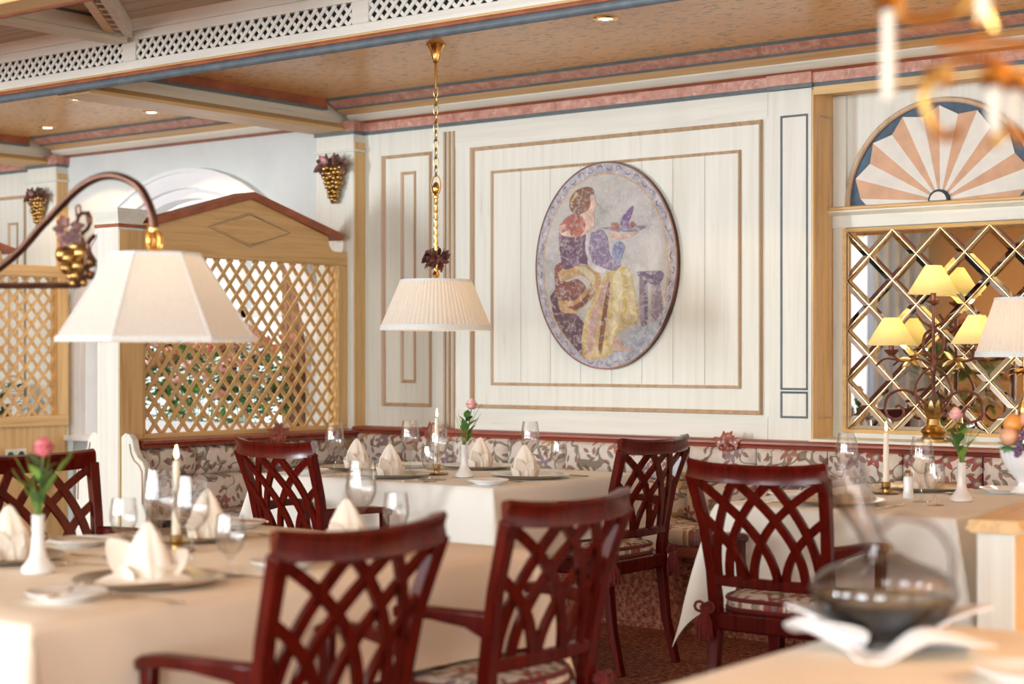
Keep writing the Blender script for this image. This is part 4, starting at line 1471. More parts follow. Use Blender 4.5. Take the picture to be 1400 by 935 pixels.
part('lower_trim', MB().sweep(ob, [(-0.004, -0.005), (0.004, -0.005), (0.004, 0.007), (-0.004, 0.007)], (0, 0, 1), closed=True), M['trimw'], sh)
part('upper_trim', MB().sweep(ot, [(-0.003, -0.004), (0.003, -0.004), (0.003, 0.004), (-0.003, 0.004)], (0, 0, 1), closed=True), M['trimw'], sh)
for i in range(8):
    part('rib', MB().tube([ob[i], ot[i]], 0.0025, 5), M['trimw'], sh)
part('bulb', MB().ball((0, 0, 1.40), 0.028, 10, 6), M['bulb'], al)
point('arc_lamp_light', (LX, LY, 1.40), 0.7, WARM, 0.04)

# grape cluster on the bar of the arched lamp
def gpt(px, py, dy=0.0):
    p_ = at(px, py, y=LY)
    return Vector((p_.x - LX, dy, p_.z))
m_ = MB()
m_.tube(smooth([gpt(104, 312), gpt(108, 295), gpt(118, 292), gpt(121, 305)], 5), 0.005, 6)
m_.tube(smooth([gpt(105, 296), gpt(104, 283), gpt(109, 281), gpt(110, 292)], 5), 0.003, 6)
m_.tube(smooth([gpt(129, 322), gpt(121, 332), gpt(122, 345), gpt(130, 358)], 5), 0.006, 6)
m_.tube(smooth([gpt(130, 362), gpt(120, 366), gpt(118, 376), gpt(125, 380), gpt(128, 372)], 5), 0.005, 6)
m_.tube(smooth([gpt(120, 290), gpt(124, 300), gpt(120, 312), gpt(112, 322), gpt(118, 345), gpt(115, 370), gpt(108, 390)], 5), 0.005, 6)
gc = part('grape_scroll', m_, M['iron'], al, label='large gilt grapes with copper leaves on an iron scroll')
for px, py, r, dy in ((88, 348, 14, 0), (100, 353, 11, -.012), (112, 346, 13, 0.0), (101, 337, 11, 0.01), (92, 366, 11, 0), (111, 364, 12, -.006), (101, 367, 8, -.02), (98, 378, 7.5, 0), (107, 377, 8.5, -.006), (101, 387, 7.5, 0), (116, 358, 9, .015), (110, 386, 7, .01), (115, 375, 8, .012)):
    p_ = gpt(px, py, dy)
    rr = r * 4.13 / 2300 * 0.92
    part('grape', MB().ball(p_, rr, 14, 8), M['gold'], gc, angle=80)
m_ = MB()
for px, py, dx, dz in ((92, 314, -1, 0.1), (95, 324, -.4, -1), (105, 322, .6, -.8), (93, 309, -.2, 1), (106, 312, 1, .3), (99, 317, .1, -.2)):
    vine_leaf(m_, gpt(px, py, -0.012), (dx * CY, dx * SY, dz), (SY, -CY, 0.1), 0.030)
part('copper_leaves', m_, M['bronze'], gc, angle=60)

# gilt grapes on the two pilasters
def grapes(label, px, py, y, s=1.0):
    p_ = at(px, py, y=y)
    t = thing('wall_grapes', label, 'ornament', (p_.x, y, p_.z), 0, 'gilt grape bunches on the pilasters')
    rnd = random.Random(int(px))
    m_ = MB()
    n_ = 0
    for row in range(8):
        z = -0.012 - row * 0.0205
        w_ = 0.066 * (1 - row / 8.3) ** 0.8 + 0.002
        k = max(1, int(round(w_ * 2 / 0.027)))
        for lay in (0, 1):
            for i in range(k + (row + lay) % 2):
                kk = k + (row + lay) % 2
                x = (-w_ + 2 * w_ * (i + 0.5) / kk) if kk > 1 else 0
                dep = 0.020 + (0.034 if lay else 0.010) * math.sqrt(max(0.05, 1 - (x / 0.075) ** 2)) * (1 - row / 11)
                m_.ball((x * s + rnd.uniform(-.004, .004), -dep * s, (z + rnd.uniform(-.005, .005)) * s), rnd.uniform(0.0125, 0.0155) * s, 10, 7)
    part('grapes', m_, M['gold'], t, angle=80, kind='stuff')
    m_ = MB()
    for dx, dz, L, c_ in ((-1, -.5, 0.080, -.03), (-.6, .5, 0.06, -.02), (.5, .4, 0.06, .02), (.9, -1.3, 0.06, .06), (-.1, -.5, 0.05, -.01), (-.3, -1.0, 0.05, -.05)):
        vine_leaf(m_, Vector((c_ * s, -0.045 * s, 0.012 * s)), (dx, -0.25, dz), (0, -1, 0.1), L * s)
    m_.tube([(0, -0.0, 0.05 * s), (0.0, -0.03 * s, 0.045 * s), (0.0, -0.05 * s, 0.01 * s)], 0.006 * s, 6)
    part('leaves', m_, M['bronze'], t, angle=60)
    return t


grapes('gilt grape bunch on the pilaster right of the lattice pediment', 462, 228, 6.86, 1.22)
grapes('gilt grape bunch on the far left pilaster', 58, 270, 6.86, 1.15)

# ---- candelabrum lamp in front of the mirror
CX, CY_ = -3.068, 7.01
cl = thing('candelabrum_lamp', 'wrought iron table candelabrum with pale yellow shades before the mirror', 'lamp', (CX, CY_, 0.872))
part('base', MB().lathe([(0, 0), (0.075, 0), (0.075, 0.012), (0.05, 0.02), (0.045, 0.03), (0.058, 0.045), (0.05, 0.06), (0.032, 0.075), (0.028, 0.10), (0.04, 0.12), (0.0, 0.12)], 20), M['gold'], cl)
bl_ = MB()
for k in range(9):
    a = 2 * PI * k / 9
    bl_.leaf((0.02 * math.cos(a), 0.02 * math.sin(a), 0.10), (0.5 * math.cos(a), 0.5 * math.sin(a), 1), (-math.cos(a), -math.sin(a), 0.4), 0.085, 0.018, -0.3)
part('base_leaves', bl_, M['gold'], cl, angle=60)
part('stem', MB().lathe([(0.008, 0.1), (0.009, 0.30), (0.014, 0.31), (0.014, 0.33), (0.008, 0.34), (0.007, 0.60), (0.030, 0.612), (0.034, 0.622), (0.012, 0.622), (0.012, 0.66), (0, 0.66)], 12), M['rust'], cl)
SC = [  # scrolls in the lamp's own X-Z plane
    [(0, 0.10), (-0.06, 0.16), (-0.085, 0.23), (-0.05, 0.30), (0.0, 0.33)], [(0, 0.10), (0.06, 0.16), (0.085, 0.23), (0.05, 0.30), (0.0, 0.33)],
    [(0, 0.36), (-0.045, 0.41), (-0.04, 0.47), (0.0, 0.50), (0.05, 0.53), (0.08, 0.56)], [(0, 0.36), (0.045, 0.41), (0.04, 0.47), (0.0, 0.50), (-0.05, 0.53), (-0.08, 0.57)],
    [(-0.02, 0.15), (-0.09, 0.21), (-0.16, 0.225), (-0.22, 0.19), (-0.225, 0.12), (-0.175, 0.09), (-0.14, 0.12), (-0.155, 0.155), (-0.18, 0.15)],
    [(0.02, 0.15), (0.09, 0.21), (0.16, 0.225), (0.22, 0.19), (0.225, 0.12), (0.175, 0.09), (0.14, 0.12), (0.155, 0.155), (0.18, 0.15)]]
for s_ in SC:
    part('scroll', MB().tube(smooth([(x, 0, z) for x, z in s_], 5), 0.0065, 6), M['rust'], cl)
for k, (ax, ay) in enumerate(((-1, 0.12), (1, -0.12), (0.1, -1))):
    n_ = math.hypot(ax, ay)
    d = Vector((ax / n_, ay / n_, 0))
    rr = 0.212 if k < 2 else 0.12
    zA = 0.385 if k < 2 else 0.37
    if k == 2:
        break
    arm = smooth([Vector((0, 0, 0.33)), d * rr * 0.35 + Vector((0, 0, 0.365)), d * rr * 0.75 + Vector((0, 0, 0.355)), d * rr + Vector((0, 0, zA))], 6)
    ap = part('arm', MB().tube(arm, 0.006, 6), M['rust'], cl)
    part('arm_tip', MB().tube(smooth([d * rr * 0.75 + Vector((0, 0, 0.355)), d * rr * 1.15 + Vector((0, 0, 0.365)), d * rr * 1.4 + Vector((0, 0, 0.33))], 5), [0.005] * 10 + [0.001], 6), M['rust'], ap)
    part('candle_sleeve', MB().lathe([(0.012, zA - 0.005), (0.03, zA + 0.012), (0.033, zA + 0.022), (0.012, zA + 0.022), (0.012, zA + 0.09), (0, zA + 0.09)], 12, d * rr), M['rust'], ap)
    lm = MB()
    for q in range(4):
        lm.leaf(d * rr * 0.5 + Vector((0, 0, 0.36)), d * (1 if q % 2 else -0.6) + Vector((0, -0.3, 0.5 - 0.4 * q)), (0, -1, 0.2), 0.06, 0.012, 0.2)
    part('gilt_leaf', lm, M['gold'], ap, angle=60)


def cone_shade(parent, d, z0, r0, r1, h):
    s_ = part('shade', MB().lathe([(r0, z0), (r0 * 0.66 + r1 * 0.34, z0 + h * 0.34), (r0 * 0.33 + r1 * 0.67, z0 + h * 0.67), (r1, z0 + h)], 64, d, mod=lambda a, z, r: 1 + 0.01 * math.cos(a * 32)), M['shade_y'], parent, angle=80)
    part('bulb', MB().ball(d + Vector((0, 0, z0 + 0.03)), 0.015, 8, 6), M['bulb'], parent)
    return s_


for d, z0 in ((Vector((0, 0, 0)), 0.652), (Vector((-0.2105, 0.025, 0)), 0.425), (Vector((0.2105, -0.025, 0)), 0.43)):
    cone_shade(cl, d, z0, 0.112, 0.036, 0.125)
    point('candelabrum_light', (CX + d.x, CY_ + d.y, 0.872 + z0 + 0.05), 0.5, (1.0, 0.72, 0.36), 0.02)

# ---- pleated table lamp at the right edge
p_ = at(1392, 670, z=0.85)
tl = thing('table_lamp', 'gilt table lamp with a pleated shade at the right edge behind the fruit urn', 'lamp', (0, 0, 0))
q_ = at(1402, 484, y=6.55)
tl.location = (q_.x, 6.55, 0.85)
zl = q_.z - 0.85
part('shade', pleated(0.192, zl, 0.118, zl + 0.22, 56), M['shade_p'], tl, angle=80)
part('lower_trim', MB().lathe([(0.190, zl - 0.012), (0.197, zl - 0.012), (0.194, zl + 0.012), (0.19, zl + 0.012), (0.190, zl - 0.012)], 48), M['trimw'], tl)
part('upper_trim', MB().lathe([(0.117, zl + 0.213), (0.122, zl + 0.213), (0.121, zl + 0.225), (0.116, zl + 0.225), (0.117, zl + 0.213)], 48), M['trimw'], tl)
part('stem', MB().lathe([(0, 0), (0.07, 0), (0.07, 0.015), (0.02, 0.04), (0.014, 0.12), (0.03, 0.16), (0.03, 0.2), (0.012, 0.24), (0.012, zl + 0.05), (0, zl + 0.05)], 16), M['brass'], tl)
lm = MB()
for k in range(8):
    a = 2 * PI * k / 8
    vine_leaf(lm, Vector((0.015 * math.cos(a), 0.015 * math.sin(a), zl - 0.05 - 0.02 * (k % 2))), (math.cos(a), math.sin(a), -0.25), (0, 0, 1), 0.06)
part('gilt_leaves', lm, M['brass'], tl, angle=60)
point('table_lamp_light', (q_.x, 6.55, q_.z + 0.08), 0.8, WARM, 0.03)

# ---- chandelier hanging in the foreground, top right
KD = 0.80
d0 = 2.35 * KD
def cp(px, py, d):
    a = (px - 700.0) / FPX
    return Vector(((a * CY - SY) * d, (a * SY + CY) * d, CH + (HZ - py) / FPX * d))
c0 = cp(1345, -30, d0)
cd = thing('chandelier', 'blurred brass chandelier with ivory candle drops at the top right', 'chandelier', (c0.x, c0.y, c0.z))
part('stem', MB().lathe([(0.006, 2.76 - c0.z), (0.008, 0.12), (0.03, 0.10), (0.035, 0.06), (0.02, 0.02), (0.012, 0.0), (0.012, -0.05), (0.0, -0.06)], 14), M['brass'], cd)
R_ = Vector((CY, SY, 0))
F_ = Vector((-SY, CY, 0))
def loc(px, py, d):
    return cp(px, py, d * KD) - c0
arms = [([(1345, -25), (1300, 20), (1240, 25), (1215, -8)], 2.32, (1215, -8), 0.15), ([(1345, 0), (1360, 40), (1350, 10), (1345, -28)], 2.2, (1345, -35), 0.075),
        ([(1430, 150), (1395, 110), (1350, 82), (1305, 84), (1288, 100)], 2.3, None, 0), ([(1290, 92), (1262, 130), (1285, 185), (1312, 180)], 2.3, None, 0),
        ([(1435, 175), (1400, 190), (1372, 175), (1358, 200)], 2.35, None, 0), ([(1280, 60), (1340, 58), (1440, 62)], 2.38, None, 0)]
for pts, d, cap, L in arms:
    part('arm', MB().tube(smooth([loc(x, y, d) for x, y in pts], 6), 0.0062, 8), M['brass'], cd)
for px, y0, y1, d in ((1215, 5, 140, 2.32), (1345, -40, 30, 2.2), (1360, 110, 185, 2.3), (1387, 115, 170, 2.45), (1283, 108, 132, 2.32)):
    top, bot = loc(px, y0, d), loc(px, y1, d)
    h = top.z - bot.z
    part('candle_drop', MB().lathe([(0, 0), (0.005, 0.002), (0.0078, 0.016), (0.0074, h * 0.5), (0.0066, h), (0, h)], 12, bot), M['wax'], cd)
    part('gilt_cup', MB().lathe([(0.011, h - 0.008), (0.018, h), (0.014, h + 0.012), (0.0, h + 0.014)], 12, bot), M['brass'], cd)
# ================================================================== TABLEWARE
ZT = 0.7525


def wine_glass(h=0.222):
    o = [(0, 0), (0.033, 0.0), (0.034, 0.002), (0.010, 0.006), (0.005, 0.012), (0.0042, 0.05), (0.0045, 0.085), (0.012, 0.094), (0.030, 0.112), (0.040, 0.138), (0.0405, 0.155), (0.036, 0.19), (0.031, 0.222)]
    i = [(0.030, 0.222), (0.035, 0.19), (0.0393, 0.155), (0.0388, 0.139), (0.029, 0.114), (0.011, 0.097), (0, 0.094)]
    return MB().lathe(o + i, 28)


def water_glass():
    o = [(0, 0), (0.029, 0), (0.030, 0.002), (0.008, 0.006), (0.005, 0.014), (0.005, 0.042), (0.010, 0.048), (0.026, 0.062), (0.034, 0.085), (0.034, 0.105), (0.029, 0.142)]
    i = [(0.028, 0.142), (0.033, 0.105), (0.033, 0.086), (0.025, 0.064), (0.010, 0.052), (0, 0.050)]
    return MB().lathe(o + i, 28)


GW = wine_glass().mesh('wine_glass', M['glass'], 50)
GS = water_glass().mesh('water_glass', M['glass'], 50)


def glass(kind, label, x, y):
    return single('wine_glass' if kind == 'w' else 'water_glass', label, 'glass', GW if kind == 'w' else GS, None, (x, y, ZT), 0, 'stemmed wine glasses' if kind == 'w' else 'short-stemmed water glasses')


CHG = MB().lathe([(0, 0.001), (0.11, 0.001), (0.118, 0.004), (0.160, 0.013), (0.164, 0.015), (0.162, 0.018), (0.156, 0.017), (0.117, 0.008), (0.108, 0.005), (0, 0.005)], 48).mesh('charger_plate', M['pewter'], 40)
BRD = MB().lathe([(0, 0.001), (0.05, 0.001), (0.052, 0.004), (0.080, 0.016), (0.083, 0.018), (0.081, 0.021), (0.052, 0.008), (0.046, 0.006), (0, 0.006)], 40).mesh('bread_plate', M['china'], 40)


def charger(label, x, y):
    return single('charger_plate', label, 'plate', CHG, None, (x, y, ZT), 0, 'pewter charger plates')


def bread(label, x, y):
    return single('bread_plate', label, 'plate', BRD, None, (x, y, ZT), 0, 'white side plates')


def napkin_parts(wings):
    body = MB().lathe([(0.036, 0.0), (0.042, 0.02), (0.041, 0.045), (0.034, 0.075), (0.022, 0.104), (0.009, 0.126), (0.0, 0.134)], 40,
                      mod=lambda a, z, r: 1 + 0.20 * math.cos(2 * a + 0.5) + 0.11 * math.cos(5 * a + z * 30) + 0.05 * math.cos(9 * a))
    body.xf(Matrix.Diagonal((1.0, 0.78, 1, 1)))

    def col(u, v):
        a = math.radians(-155 + 310 * u) - PI / 2 + PI
        r = 0.050 + 0.010 * v + 0.003 * math.cos(7 * a)
        top = 0.030 + 0.022 * math.sin(PI * u) ** 2 + 0.006 * math.cos(5 * a)
        return Vector((r * math.cos(a), r * math.sin(a) * 0.8, 0.0005 + top * v))
    collar = MB().grid(col, 36, 5)
    fl = MB()
    if wings:
        fl.leaf((-0.01, 0.0, 0.0), (-0.75, 0.1, 0.85), (0.2, -1, 0.5), 0.125, 0.042, 0.10, 8)
        fl.leaf((0.01, 0.0, 0.0), (0.62, 0.1, 0.6), (-0.2, -1, 0.5), 0.10, 0.042, 0.10, 8)
        fl.leaf((0.05, -0.02, 0.006), (-1.0, -0.05, 0.02), (0, -0.3, 1), 0.165, 0.045, 0.10, 8)
        fl.leaf((-0.03, -0.03, 0.008), (1.0, 0.05, 0.05), (0, -0.3, 1), 0.13, 0.040, 0.10, 8)
    else:
        fl.leaf((0.0, -0.02, 0.0), (-0.35, -0.25, 0.8), (-0.2, -1, 0.3), 0.085, 0.026, 0.05, 7)
        fl.leaf((0.0, -0.02, 0.0), (0.35, -0.25, 0.8), (0.2, -1, 0.3), 0.075, 0.024, 0.05, 7)
    return body.mesh('peak', M['napkin'], 70), collar.mesh('collar', M['napkin'], 70, 0.003), fl.mesh('fold', M['napkin'], 70, 0.003)


NAP = [napkin_parts(False), napkin_parts(True)]


def napkin(label, x, y, rz, wings=0, dz=0.0055):
    t = thing('napkin', label, 'napkin', (x, y, ZT + dz), rz, 'folded linen napkins')
    for nm, me in zip(('peak', 'collar', 'fold'), NAP[wings]):
        part(nm, me, None, t)
    return t


def flat(pts, th=0.002):
    """cutlery: (y, half-width, z) stations"""
    return MB().sweep([(0, y, z) for y, w_, z in pts], [[(-w_, -th / 2), (w_, -th / 2), (w_ * 0.7, th / 2), (-w_ * 0.7, th / 2)] for y, w_, z in pts], (0, 0, 1))


KN = flat([(-0.11, 0.006, .003), (-0.10, 0.009, .003), (-0.03, 0.006, .003), (-0.01, 0.005, .003), (0.0, 0.010, .003), (0.07, 0.010, .003), (0.10, 0.006, .003), (0.108, 0.001, .003)], 0.003).mesh('knife', M['steel'], 40)
fk = flat([(-0.10, 0.007, .003), (-0.09, 0.009, .003), (-0.03, 0.004, .004), (0.02, 0.004, .006), (0.035, 0.012, .004), (0.055, 0.012, .003)])
for q in (-0.009, -0.003, 0.003, 0.009):
    fk.sweep([(q, 0.053, .003), (q, 0.08, .004), (q, 0.10, .008)], [(-0.0017, -0.001), (0.0017, -0.001), (0.0012, 0.001), (-0.0012, 0.001)], (0, 0, 1))
FK = fk.mesh('fork', M['steel'], 40)
SPN = flat([(-0.10, 0.007, .003), (-0.09, 0.009, .003), (-0.03, 0.004, .004), (0.02, 0.004, .007)])
SPN.lathe([(0, 0.0), (0.010, 0.001), (0.019, 0.006), (0.018, 0.007), (0.009, 0.0025), (0, 0.0018)], 20, (0, 0.055, 0.001), M=Matrix.Diagonal((1, 1.75, 1)))
SPN = SPN.mesh('spoon', M['steel'], 50)
CUT = {'knife': (KN, 'cutlery knives'), 'fork': (FK, 'cutlery forks'), 'spoon': (SPN, 'cutlery spoons')}


def cut(kind, label, x, y, rz, dz=0.0005):
    me, g = CUT[kind]
    return single(kind, label, kind, me, None, (x, y, ZT + dz), rz, g)


def candle(where, x, y, ztop, holder='dish'):
    h = thing('candle_holder', 'small brass candle holder ' + where, 'candle holder', (x, y, ZT), 0, 'brass candle holders')
    part('dish', MB().lathe([(0, 0.001), (0.042, 0.001), (0.050, 0.006), (0.048, 0.009), (0.03, 0.006), (0.012, 0.008), (0.010, 0.02), (0.016, 0.026), (0.017, 0.045), (0.013, 0.045), (0.012, 0.03), (0, 0.03)], 24), M['gold'], h)
    m_ = MB()
    for k in range(7):
        a = 2 * PI * k / 7
        m_.leaf((0.012 * math.cos(a), 0.012 * math.sin(a), 0.016), (math.cos(a), math.sin(a), 0.25), (0, 0, 1), 0.045, 0.012, 0.15)
    part('leaves', m_, M['gold'], h, angle=60)
    c_ = thing('candle', 'lit tapered ivory candle ' + where, 'candle', (x, y, ZT + 0.031), 0, 'lit dinner candles')
    L = ztop - ZT - 0.031
    part('wax', MB().lathe([(0, 0), (0.0115, 0), (0.0110, L * 0.5), (0.0085, L - 0.006), (0.006, L), (0, L - 0.001)], 16), M['wax'], c_)
    part('wick', MB().tube([(0, 0, L - 0.002), (0.0005, 0, L + 0.008)], 0.001, 5), M['dark'], c_)
    part('flame', MB().lathe([(0, L + 0.004), (0.0045, L + 0.012), (0.0050, L + 0.018), (0.003, L + 0.030), (0, L + 0.042)], 10), M['flame'], c_)


VAS = MB().lathe([(0, 0), (0.034, 0), (0.039, 0.004), (0.038, 0.014), (0.028, 0.026), (0.019, 0.040), (0.0155, 0.06), (0.0145, 0.09), (0.0145, 0.128), (0.0155, 0.134), (0.012, 0.134), (0.0115, 0.10), (0.012, 0.05), (0, 0.04)], 28).mesh('bud_vase', M['china'], 45)


def vase(where, x, y, rose, petal, seed, stemx=0.02, top=0.30, grass=True):
    single('bud_vase', 'white porcelain bud vase ' + where, 'vase', VAS, None, (x, y, ZT), 0, 'white bud vases')
    r = thing('rose', rose, 'rose', (x, y, ZT + 0.045), 0, 'single roses')
    rnd = random.Random(seed)
    d = Vector((CY, SY, 0)) * stemx
    tip = d + Vector((0, 0, top - 0.045))
    part('stem', MB().tube(smooth([(0, 0, 0), (0, 0, 0.09), d * 0.5 + Vector((0, 0, 0.15)), tip], 5), 0.0026, 6), M['stem'], r)
    bl = MB()
    for ring, (n_, R, L, op) in enumerate(((3, 0.0095, 0.046, 0.0), (4, 0.0145, 0.044, 0.10), (5, 0.0195, 0.038, 0.28), (5, 0.0225, 0.032, 0.6))):
        for k in range(n_):
            a = 2 * PI * k / n_ + ring * 0.6

            def fn(u, v, a=a, R=R, L=L, op=op):
                th = a + (v - 0.5) * 2.0 + 0.25 * (1 - u)
                rr = R * (0.25 + 0.80 * math.sin(PI * (0.08 + 0.62 * u))) * (1 - 0.22 * (1 - op) * u * u)
                rr += 0.012 * op * max(0, u - 0.7) / 0.3 * (1 + 0.3 * math.cos(9 * v))
                z = L * u * (1 - 0.16 * (2 * v - 1) ** 2) - 0.010 * op * max(0, u - 0.75) / 0.25
                return tip + Vector((rr * math.cos(th), rr * math.sin(th), z - 0.006))
            bl.grid(fn, 8, 6)
    part('petals', bl, M[petal], r, angle=70)
    sp = MB()
    for k in range(5):
        a = 2 * PI * k / 5
        sp.leaf(tip + Vector((0, 0, -0.006)), (math.cos(a), math.sin(a), 0.1), (0, 0, 1), 0.022, 0.004, -0.2)
    part('sepals', sp, M['stem'], r, angle=60)
    for k in range(9):
        z = 0.10 + 0.012 * k
        a = k * 2.4 + seed
        L = 0.062 if k < 6 else 0.045
        part('leaf', MB().leaf((0.004 * math.cos(a) + d.x * 0.3, 0.004 * math.sin(a) + d.y * 0.3, z), (math.cos(a), math.sin(a), 0.75 if k % 2 else 1.4), (-math.cos(a), -math.sin(a), 0.8), L, 0.017, 0.12, 6), M['leaf'] if k % 3 else M['leaf_l'], r, angle=60)
    if grass:
        for k in range(9):
            a = rnd.uniform(0, 6.28)
            s_ = rnd.uniform(0.3, 0.6)
            L = rnd.uniform(0.12, 0.19)
            part('grass_blade', MB().tube([(0, 0, 0.07), (0.02 * math.cos(a), 0.02 * math.sin(a), 0.07 + L * 0.5), (s_ * L * math.cos(a), s_ * L * math.sin(a), 0.07 + L)], [0.0016, 0.0014, 0.0006], 4), M['leaf_l'], r)
    return r


# ---- left foreground table
W = 'on the left foreground table'
charger('pewter charger plate with a winged napkin, nearest on the left foreground table', -2.885, 2.43)
napkin('winged white napkin standing on the nearest pewter charger', -2.885, 2.43, YAW, 1)
charger('pewter charger plate behind the nearest chair back on the left foreground table', -2.92, 3.10)
napkin('folded napkin just above the nearest chair back', -2.95, 3.13, YAW, 0)
charger('pewter charger plate under the napkin at the left edge', -3.50, 2.47)
napkin('cream napkin cone at the left edge beside the bud vase', -3.47, 2.49, YAW + 0.3, 0)
charger('pewter charger plate behind the candle on the left foreground table', -3.50, 3.07)
napkin('napkin cone behind the two wine glasses and the near candle', -3.46, 3.12, YAW, 0)
bread('white side plate at the near corner of the left foreground table', -2.825, 2.165)
bread('white side plate half hidden by the nearest chair back', -2.84, 2.80)
bread('white side plate behind the bud vase at the left edge', -3.60, 2.80)
bread('white side plate at the far left corner of the left foreground table', -3.62, 3.38)
glass('w', 'wine glass left of the near candle', -3.19, 2.72)
glass('w', 'large wine glass right of the near candle', -2.975, 2.635)
glass('w', 'wine glass standing above the nearest chair back', -3.04, 3.28)
glass('s', 'water glass left of the near wine glasses, beside the partition post', -3.36, 2.75)
glass('s', 'water glass right of the near winged napkin', -2.835, 2.625)
glass('s', 'water glass above the nearest chair back, right of a wine glass', -2.93, 3.295)
candle('behind the winged napkin', -3.30, 2.87, 0.985)
vase('at the left edge of the foreground table', -3.235, 2.40, 'deep pink rose in the bud vase at the left edge', 'petal', 3, 0.012, 0.275)
cut('fork', 'fork beside the near white side plate', -2.70, 2.27, PI / 2 + 0.1)
cut('knife', 'knife lying on the near side plate', -2.82, 2.165, 0.6, 0.020)
cut('knife', 'knife right of the nearest charger', -2.80, 2.65, PI / 2)
cut('spoon', 'spoon beside the base of the left bud vase', -3.26, 2.54, 2.3)
cut('fork', 'fork right of the left bud vase', -3.36, 2.67, -PI / 2)
cut('spoon', 'dessert spoon left of the nearest chair top rail', -3.34, 3.22, -PI / 2 + 0.2)
cut('fork', 'dessert fork left of the nearest chair top rail', -3.44, 3.27, -PI / 2 + 0.1)
cut('knife', 'knife lying on the side plate behind the bud vase', -3.60, 2.80, -PI / 2 + 0.3, 0.020)
cut('knife', 'knife lying on the far left corner side plate', -3.62, 3.38, -PI / 2 + 0.2, 0.020)

# ---- table under the pendant
charger('pewter charger plate at the near side of the pendant lamp table', -4.62, 5.16)
napkin('cream napkin cone left of the middle candle', -4.62, 5.16, YAW, 0)
charger('pewter charger plate at the right end of the pendant lamp table', -4.135, 5.47)
napkin('cream napkin cone at the right end of the pendant lamp table', -4.145, 5.45, YAW, 0)
charger('pewter charger plate at the left end of the pendant lamp table', -5.03, 5.40)
napkin('cream napkin cone behind the leftmost wine glass of the pendant lamp table', -5.03, 5.40, YAW, 0)
charger('pewter charger plate at the wall side of the pendant lamp table', -4.66, 5.78)
napkin('cream napkin cone behind the white bud vase with the pale pink rose', -4.66, 5.80, YAW, 0)
bread('white side plate near the right front corner of the pendant lamp table', -4.06, 5.10)
bread('white side plate between the napkins at the left of the pendant lamp table', -4.93, 5.66)
bread('white side plate at the left front of the pendant lamp table', -5.02, 5.10)
glass('w', 'leftmost wine glass on the pendant lamp table', -4.83, 5.05)
glass('w', 'wine glass just left of the middle candle', -4.74, 5.42)
glass('w', 'wine glass just right of the middle candle', -4.37, 5.17)
glass('s', 'water glass before the wine glass right of the middle candle', -4.33, 5.07)
glass('w', 'wine glass behind the right napkin cone of the pendant lamp table', -4.27, 5.65)
glass('s', 'water glass right of the right napkin cone of the pendant lamp table', -4.15, 5.69)
candle('on the pendant lamp table', -4.56, 5.385, 0.99)
vase('on the pendant lamp table', -4.375, 5.34, 'pale pink and red rose in the bud vase on the pendant lamp table', 'petal_pale', 8, 0.03, 0.285)
cut('knife', 'knife right of the charger at the near side of the pendant lamp table', -4.42, 5.11, 0.1)
cut('fork', 'fork left of the charger at the near side of the pendant lamp table', -4.82, 5.18, 0)
cut('knife', 'knife by the right end of the pendant lamp table', -4.10, 5.68, PI / 2)
cut('fork', 'fork before the charger at the right end of the pendant lamp table', -4.11, 5.26, PI / 2)
cut('spoon', 'spoon leaning beside the middle bud vase', -4.47, 5.45, 0.8)

# ---- right table
charger('pewter charger plate at the near side of the right table', -2.60, 5.15)
charger('pewter charger plate at the wall side of the right table', -2.62, 5.86)
napkin('napkin cone behind the wine glass of the right table', -2.60, 5.84, YAW, 0)
bread('white side plate behind the bud vase of the right table', -2.33, 5.93)
bread('white side plate right of the right chair back', -2.84, 5.28)
glass('w', 'wine glass right of the right chair back on the right table', -2.745, 5.52)
glass('w', 'wine glass between candle and bud vase on the right table', -2.41, 5.41)
glass('s', 'water glass before the bud vase on the right table', -2.315, 5.30)
candle('on the right table before the mirror', -2.645, 5.63, 0.974)
vase('on the right table', -2.305, 5.50, 'pale pink rose in the bud vase on the right table', 'petal_pale', 12, -0.02, 0.285)
sk = thing('salt_shaker', 'white salt shaker between glasses on the right table', 'shaker', (-2.50, 5.50, ZT))
part('body', MB().lathe([(0, 0), (0.019, 0), (0.020, 0.006), (0.017, 0.03), (0.0175, 0.07), (0.015, 0.078), (0, 0.078)], 18), M['china'], sk)
part('cap', MB().lathe([(0.0155, 0.078), (0.016, 0.09), (0.010, 0.099), (0, 0.101)], 18), M['steel'], sk)
cut('fork', 'fork left of the charger at the near side of the right table', -2.80, 5.05, 0.1)
cut('knife', 'knife right of the charger at the near side of the right table', -2.41, 5.16, 0.0)
cut('spoon', 'spoon behind the bud vase on the right table', -2.40, 5.70, 0.9)

# ---- decanter on a napkin, foreground right
DX, DY = -1.262, 2.675
dn = MB()
def nap_fn(u, v):
    a = 2 * PI * u
    r = 0.02 + (0.135 + 0.035 * math.cos(2 * a + 0.6) + 0.02 * math.cos(5 * a)) * v
    z = 0.002 + 0.052 * math.sin(v * PI * 0.72) ** 1.5 * (0.5 + 0.5 * math.cos(3 * a + 1.2)) * (v > 0.25) + 0.005 * math.sin(7 * a) * v
    return Vector((r * math.cos(a), r * math.sin(a), max(0.002, z)))
dn.grid(nap_fn, 48, 8)
for a, L in ((YAW + PI - 0.3, 0.13), (YAW - 0.2, 0.15), (YAW + PI + 0.5, 0.10)):
    d = Vector((math.cos(a), math.sin(a), 0))
    dn.leaf(d * 0.05 + Vector((0, 0, 0.01)), d + Vector((0, 0, 0.62)), (0, 0, 1), L, 0.058, 0.16, 8)
single('napkin', 'blurred white napkin folded round the base of the wine decanter', 'napkin', dn, M['napkin_w'], (DX, DY, ZT), 0, angle=70, solid=0.004)
dc = thing('wine_decanter', 'blurred glass duck decanter of red wine in the right foreground', 'decanter', (DX, DY, ZT + 0.008))
